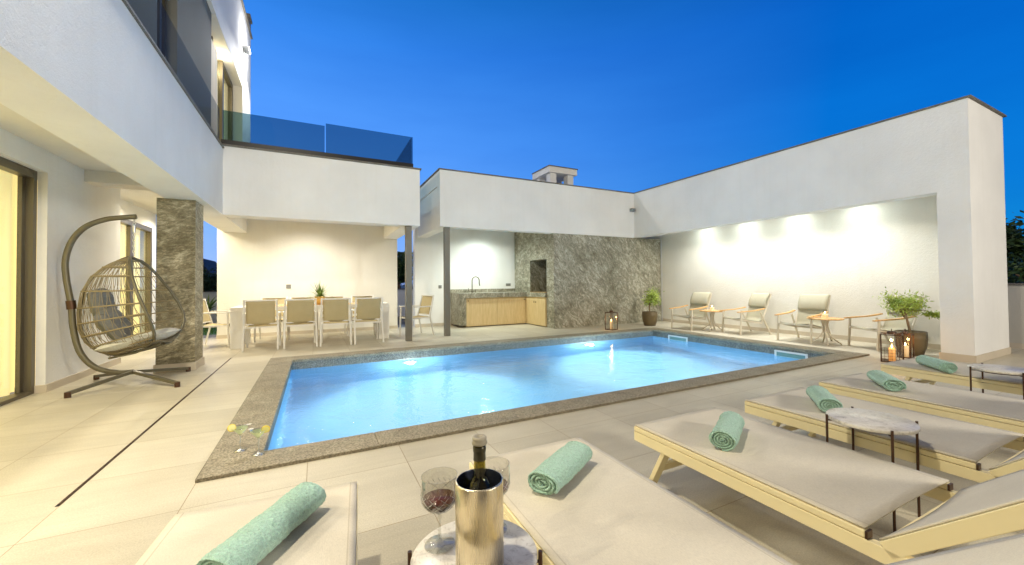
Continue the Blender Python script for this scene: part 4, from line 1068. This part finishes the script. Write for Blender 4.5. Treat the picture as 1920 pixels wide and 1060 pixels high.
# ---- rolled towels
def towel(seed=4, turns=4.4, ph=1.1, flat=.92):
    rnd = random.Random(seed)
    t = thing('rolled_towel', 'x', 'towel', (0, 0, 0), 0, 'mint green rolled towels on the loungers')
    n, R0, th, Ln = 300, .056, .0115, .36
    ctr = []
    for i in range(n + 1):
        a = 2 * PI * turns * i / n; r = R0 - th * .5 - th * 1.02 * a / (2 * PI)
        r = max(r, .003); ctr.append((r * math.cos(a - ph) * 1.26 * (.92 / flat), r * math.sin(a - ph) * flat))
    nl = 90
    def row(off, yj):
        out = []
        for i, (x, z) in enumerate(ctr):
            j = min(i + 1, n); k = max(i - 1, 0)
            tx, tz = ctr[j][0] - ctr[k][0], ctr[j][1] - ctr[k][1]; l_ = math.hypot(tx, tz) or 1
            out.append((x + tz / l_ * off, z - tx / l_ * off))
        return out
    outer = row(th * .47, 0); inner = row(-th * .40, 0)
    no = int(n / turns * 1.08)
    mb = MB()
    # outer skin, finely jittered
    vs = []
    sag = lambda y: 1 + .016 * math.sin(y * 21 + seed) + .02 * math.sin(y * 47 + 1 + seed * 2)
    for j in range(nl + 1):
        y = -Ln / 2 + Ln * j / nl; sg = sag(y)
        for i in range(no + 1):
            x, z = outer[i]; q_ = rnd.gauss(0, .0013); l_ = math.hypot(x, z)
            edge = min(j, nl - j); rr = -.004 * max(0, 1 - edge / 1.5)
            vs.append((x * sg + x / l_ * (q_ + rr), y + rnd.gauss(0, .0004) + .004 * math.sin(i * .2), z * sg + z / l_ * (q_ + rr)))
    W_ = no + 1
    mb.add(vs, [(j * W_ + i, (j + 1) * W_ + i, (j + 1) * W_ + i + 1, j * W_ + i + 1) for j in range(nl) for i in range(no)], True)
    # spiral ends: rounded layer edges
    for e_ in (-1, 1):
        k0 = 5
        prof = [(-.5 * math.cos(PI * k / (k0 - 1)), math.sin(PI * k / (k0 - 1))) for k in range(k0)]
        vs = []
        for i in range(n + 1):
            dj = rnd.gauss(0, .0006); dip = .006 * (1 - i / n)
            for (o_, b_) in prof:
                x0_, z0_ = ctr[i]; xo, zo = outer[i]; xi, zi = inner[i]
                f = o_ + .5
                px, pz = xi + (xo - xi) * f, zi + (zo - zi) * f
                sgv = sag(e_ * Ln / 2)
                vs.append((px * sgv + rnd.gauss(0, .0005), e_ * (Ln / 2 - .010 + .0095 * b_ + dj + dip - .006) + .004 * math.sin(i * .2), pz * sgv + rnd.gauss(0, .0005)))
        fs = [(i * k0 + k, i * k0 + k + 1, (i + 1) * k0 + k + 1, (i + 1) * k0 + k) for i in range(n) for k in range(k0 - 1)]
        mb.add(vs, fs, True)
        mb.add([(math.cos(2 * PI * k / 24) * .063, e_ * (Ln / 2 - .014), math.sin(2 * PI * k / 24) * .046) for k in range(24)], [tuple(range(24))])
    mb.build('roll', M['towel'], t)
    return t
tw = towel(); tws = [tw, towel(8, 4.0, .5, .86), towel(15, 4.7, 1.6, .96)]
TWZ = .34 + .060
TW = [(-.135, 1.52, 'mint towel roll on the bottom left lounger, nearest the camera', 57 - 90, 1.16), (.93, 1.445, 'mint towel roll on the lounger just right of the wine cooler', 31 - 90 + 0, 1.0),
      (1.925, 1.375, 'mint towel roll on the third lounger, its end facing the camera', 28 - 90, 1), (2.975, 1.43, 'mint towel roll touching the rim of the middle marble table in view', 37 - 90, 1),
      (3.94, 1.46, 'mint towel roll on the fifth lounger from the left', 37 - 90, 1), (5.11, 1.52, 'mint towel roll on the farthest lounger by the white pillar', 43 - 90, 1.05)]
for i, (x, y, lb, dg, s) in enumerate(TW):
    if i == 0: tw.location = (x, y, TWZ + .004); tw.rotation_euler = (0, 0, R(dg)); tw['label'] = lb; tw.scale = (1, s, 1)
    elif i < 3: tws[i].location = (x, y, TWZ); tws[i].rotation_euler = (0, 0, R(dg)); tws[i]['label'] = lb; tws[i].scale = (1, s, 1)
    else: copy_tree(tws[i % 3], None, (x, y, TWZ), R(dg), lb, (1, s, 1))
# ---- marble side tables
def marble_table(x, y, r, z, rz, lb):
    t = thing('marble_side_table', lb, 'side table', (x, y, 0), rz, 'round marble side tables between the loungers')
    MB().lathe([(0, z - .018), (r - .002, z - .018), (r, z - .014), (r, z - .003), (r - .003, z), (0, z)], 64).build('table_top', M['marble'], t)
    for k in range(4):
        a = PI / 4 + PI / 2 * k; c_, s_ = math.cos(a), math.sin(a); rl = r + .008
        MB().tube([(c_ * rl, s_ * rl, 0), (c_ * rl, s_ * rl, z + .004)], .006, 8).tube([(c_ * rl, s_ * rl, z - .024), (c_ * (r - .03), s_ * (r - .03), z - .024)], .004, 6).build('leg', M['bronze'], t)
    MB().tube([(math.cos(2 * PI * k / 32) * (r - .03), math.sin(2 * PI * k / 32) * (r - .03), z - .024) for k in range(32)], .004, 6, True).build('ring', M['bronze'], t)
    return t
marble_table(2.53, 1.0, .182, .47, 0, 'marble table with bronze legs between the third and fourth loungers')
marble_table(4.85, 1.06, .185, .47, 0, 'marble table with bronze legs near the right picture edge')
WT = .44
marble_table(.388, 1.045, .172, WT, .3, 'marble table in the foreground carrying the wine cooler and glasses')
# ---- wine cooler and bottle
BX, BY = .385, 1.0
wc = thing('wine_cooler', 'tall brushed brass wine cooler on the foreground marble table', 'wine cooler', (BX, BY, WT))
RC, HC = .0635, .222
MB().lathe([(0, 0), (RC - .004, 0), (RC, .004), (RC, HC - .003), (RC - .0015, HC), (RC - .004, HC)], 64).build('outer_wall', M['brass'], wc)
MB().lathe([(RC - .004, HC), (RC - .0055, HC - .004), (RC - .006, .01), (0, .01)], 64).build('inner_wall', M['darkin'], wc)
bt = thing('wine_bottle', 'olive green wine bottle with a grey pump stopper standing in the cooler', 'bottle', (BX + .002, BY + .002, WT + .026))
rb = .042
bprof = [(0, 0), (rb - .004, 0), (rb, .005), (rb, .155)] + [(rb - (rb - .0165) * (1 - math.cos(PI * k / 10)) / 2 * 1.0, .155 + .055 * (k / 10) ** .9) for k in range(1, 11)] + [(.0155, .225), (.0150, .268), (.0165, .269), (.0170, .279), (.0155, .282), (.0155, .284)]
inner = [(max(r - .0028, 0), z + (.004 if z < .01 else 0)) for r, z in bprof[::-1]]
MB().lathe(bprof + inner, 48).build('glass', M['bottle'], bt)
MB().lathe([(0, .006), (rb - .0035, .008), (rb - .0035, .13), (0, .13)], 32).build('wine', M['winedark'], bt)
MB().lathe([(.0168, .246), (.0160, .267), (.0172, .2685), (.0177, .2795), (.0160, .2825)], 32).build('neck_foil', M['foil'], bt)
MB().lathe([(.012, .281), (.0125, .285), (.0195, .287), (.021, .292), (.0182, .297), (.0192, .300), (.0192, .305), (.0155, .308), (.009, .307), (.007, .302), (0, .302)], 32).build('stopper', M['stopper'], bt)
# ---- cut crystal wine glasses
def wine_glass():
    t = thing('wine_glass', 'x', 'wine glass', (0, 0, 0), 0, 'cut crystal wine glasses with red wine')
    H = .195; rmax = .051
    def rb_(z):  # bowl outer radius for z in .10...20
        u = (z - .088) / (H - .088)
        return rmax * min(1, math.sin(min(1, u * 2.1) * PI / 2) ** .62) * (1 + .02 * math.sin(PI * u) ) if u > 0 else 0.004
    prof = [(0, 0), (.041, 0), (.043, .0012), (.042, .0025), (.016, .005), (.007, .010), (.0045, .020), (.0038, .05), (.0038, .070), (.0068, .076), (.0058, .081), (.0048, .086)]
    zs = [.0885 + (H - .0885) * (k / 56) ** 1.15 for k in range(1, 57)]
    outer = [(max(.005, rb_(z)), z) for z in zs]
    inn = [(max(.002, rb_(z) - .0018), z + (.003 if z < .1 else 0)) for z in zs[::-1]] + [(0, .0935)]
    no = len(prof)
    def fn(r, z, a, i):
        if i >= no + 56 or z < .094: return r
        amp = 0
        if z < .150:
            k = 9
            p1 = abs(((a * k / (2 * PI) + (z - .1) * 28) % 1) - .5) * 2; p2 = abs(((a * k / (2 * PI) - (z - .1) * 28) % 1) - .5) * 2
            amp = max(0, .22 - min(p1, p2)) / .22
        elif z < .166:
            p1 = abs(((a * 18 / (2 * PI) + (z - .162) * 20) % 1) - .5) * 2; amp = max(0, .3 - p1) / .3 * .8
        return r - .0022 * amp
    MB().lathe(prof + outer + inn, 144, None, True, fn).build('crystal', M['crystal'], t)
    q = MB()
    for k in range(10):
        for sg in (-1, 1):
            pts = []
            for j in range(9):
                z = .098 + .052 * j / 8; a = 2 * PI * k / 10 + sg * (z - .098) * 22
                rr = rb_(z) + .0002; pts.append((rr * math.cos(a), rr * math.sin(a), z))
            q.tube(pts, .00075, 4)
    for k in range(20):
        a = 2 * PI * k / 20; z0_ = .152
        q.tube([(rb_(z0_) * math.cos(a), rb_(z0_) * math.sin(a), z0_), (rb_(.163) * math.cos(a + .12), rb_(.163) * math.sin(a + .12), .163)], .0006, 4)
    q.build('cut_pattern', M['cut'], t)
    wp = [(0, .0945)] + [(max(.001, rb_(z) - .0024), z + .001) for z in zs if z < .130]
    wp += [(wp[-1][0], .1315), (0, .1315)]
    MB().lathe(wp, 48).build('wine', M['wine'], t)
    return t
wg = wine_glass(); wg.location = (.312, 1.125, WT + .001); wg['label'] = 'cut crystal wine glass left of the wine cooler'
copy_tree(wg, None, (.474, 1.118, WT + .001), 1.0, 'cut crystal wine glass half hidden right of the wine cooler')
# ---- cocktails on the coping
def cocktail():
    t = thing('cocktail_glass', 'x', 'cocktail glass', (0, 0, 0), 0, 'green cocktails on the pool coping')
    MB().lathe([(0, 0), (.036, 0), (.038, .0015), (.012, .005), (.0045, .012), (.0042, .03), (.0042, .10), (.005, .105)], 40).build('stem', M['stemg'], t)
    MB().lathe([(.005, .106), (.052, .166), (.0505, .166), (.004, .109), (0, .108)], 40).build('glass', M['glass'], t)
    MB().lathe([(.001, .1095), (.0045, .1100), (.047, .160)], 36).build('drink', M['lime'], t)
    mt_ = Matrix.Translation((-.047, -.004, .170)) @ Matrix.Rotation(R(75), 4, 'X') @ Matrix.Rotation(R(20), 4, 'Y')
    l = MB().lathe([(.022, -.0035), (.0255, -.0035), (.0255, .0035), (.022, .0035)], 28, mt_).build('lemon_slice', M['lemon'], t)
    MB().lathe([(0, -.003), (.022, -.003)], 28, mt_).lathe([(.022, .003), (0, .003)], 28, mt_).build('lemon_flesh', M['lemonp'], l)
    q = MB()
    for k in range(6):
        a = PI / 3 * k; q.add([(.05, 0, .168), (.05 + .012 * math.cos(a - .4), .012 * math.sin(a - .4), .176), (.05 + .020 * math.cos(a), .020 * math.sin(a), .175), (.05 + .012 * math.cos(a + .4), .012 * math.sin(a + .4), .176)], [(0, 1, 2, 3)])
    q.build('flower', M['petal'], t)
    return t
ck = cocktail(); ck.location = (-.474, 3.41, T + .001); ck.rotation_euler = (0, 0, .1); ck['label'] = 'green cocktail with its lemon slice on the left rim, farther from the water'
copy_tree(ck, None, (-.352, 3.275, T + .001), 2.7, 'green cocktail with its lemon slice on the right, at the pool corner')
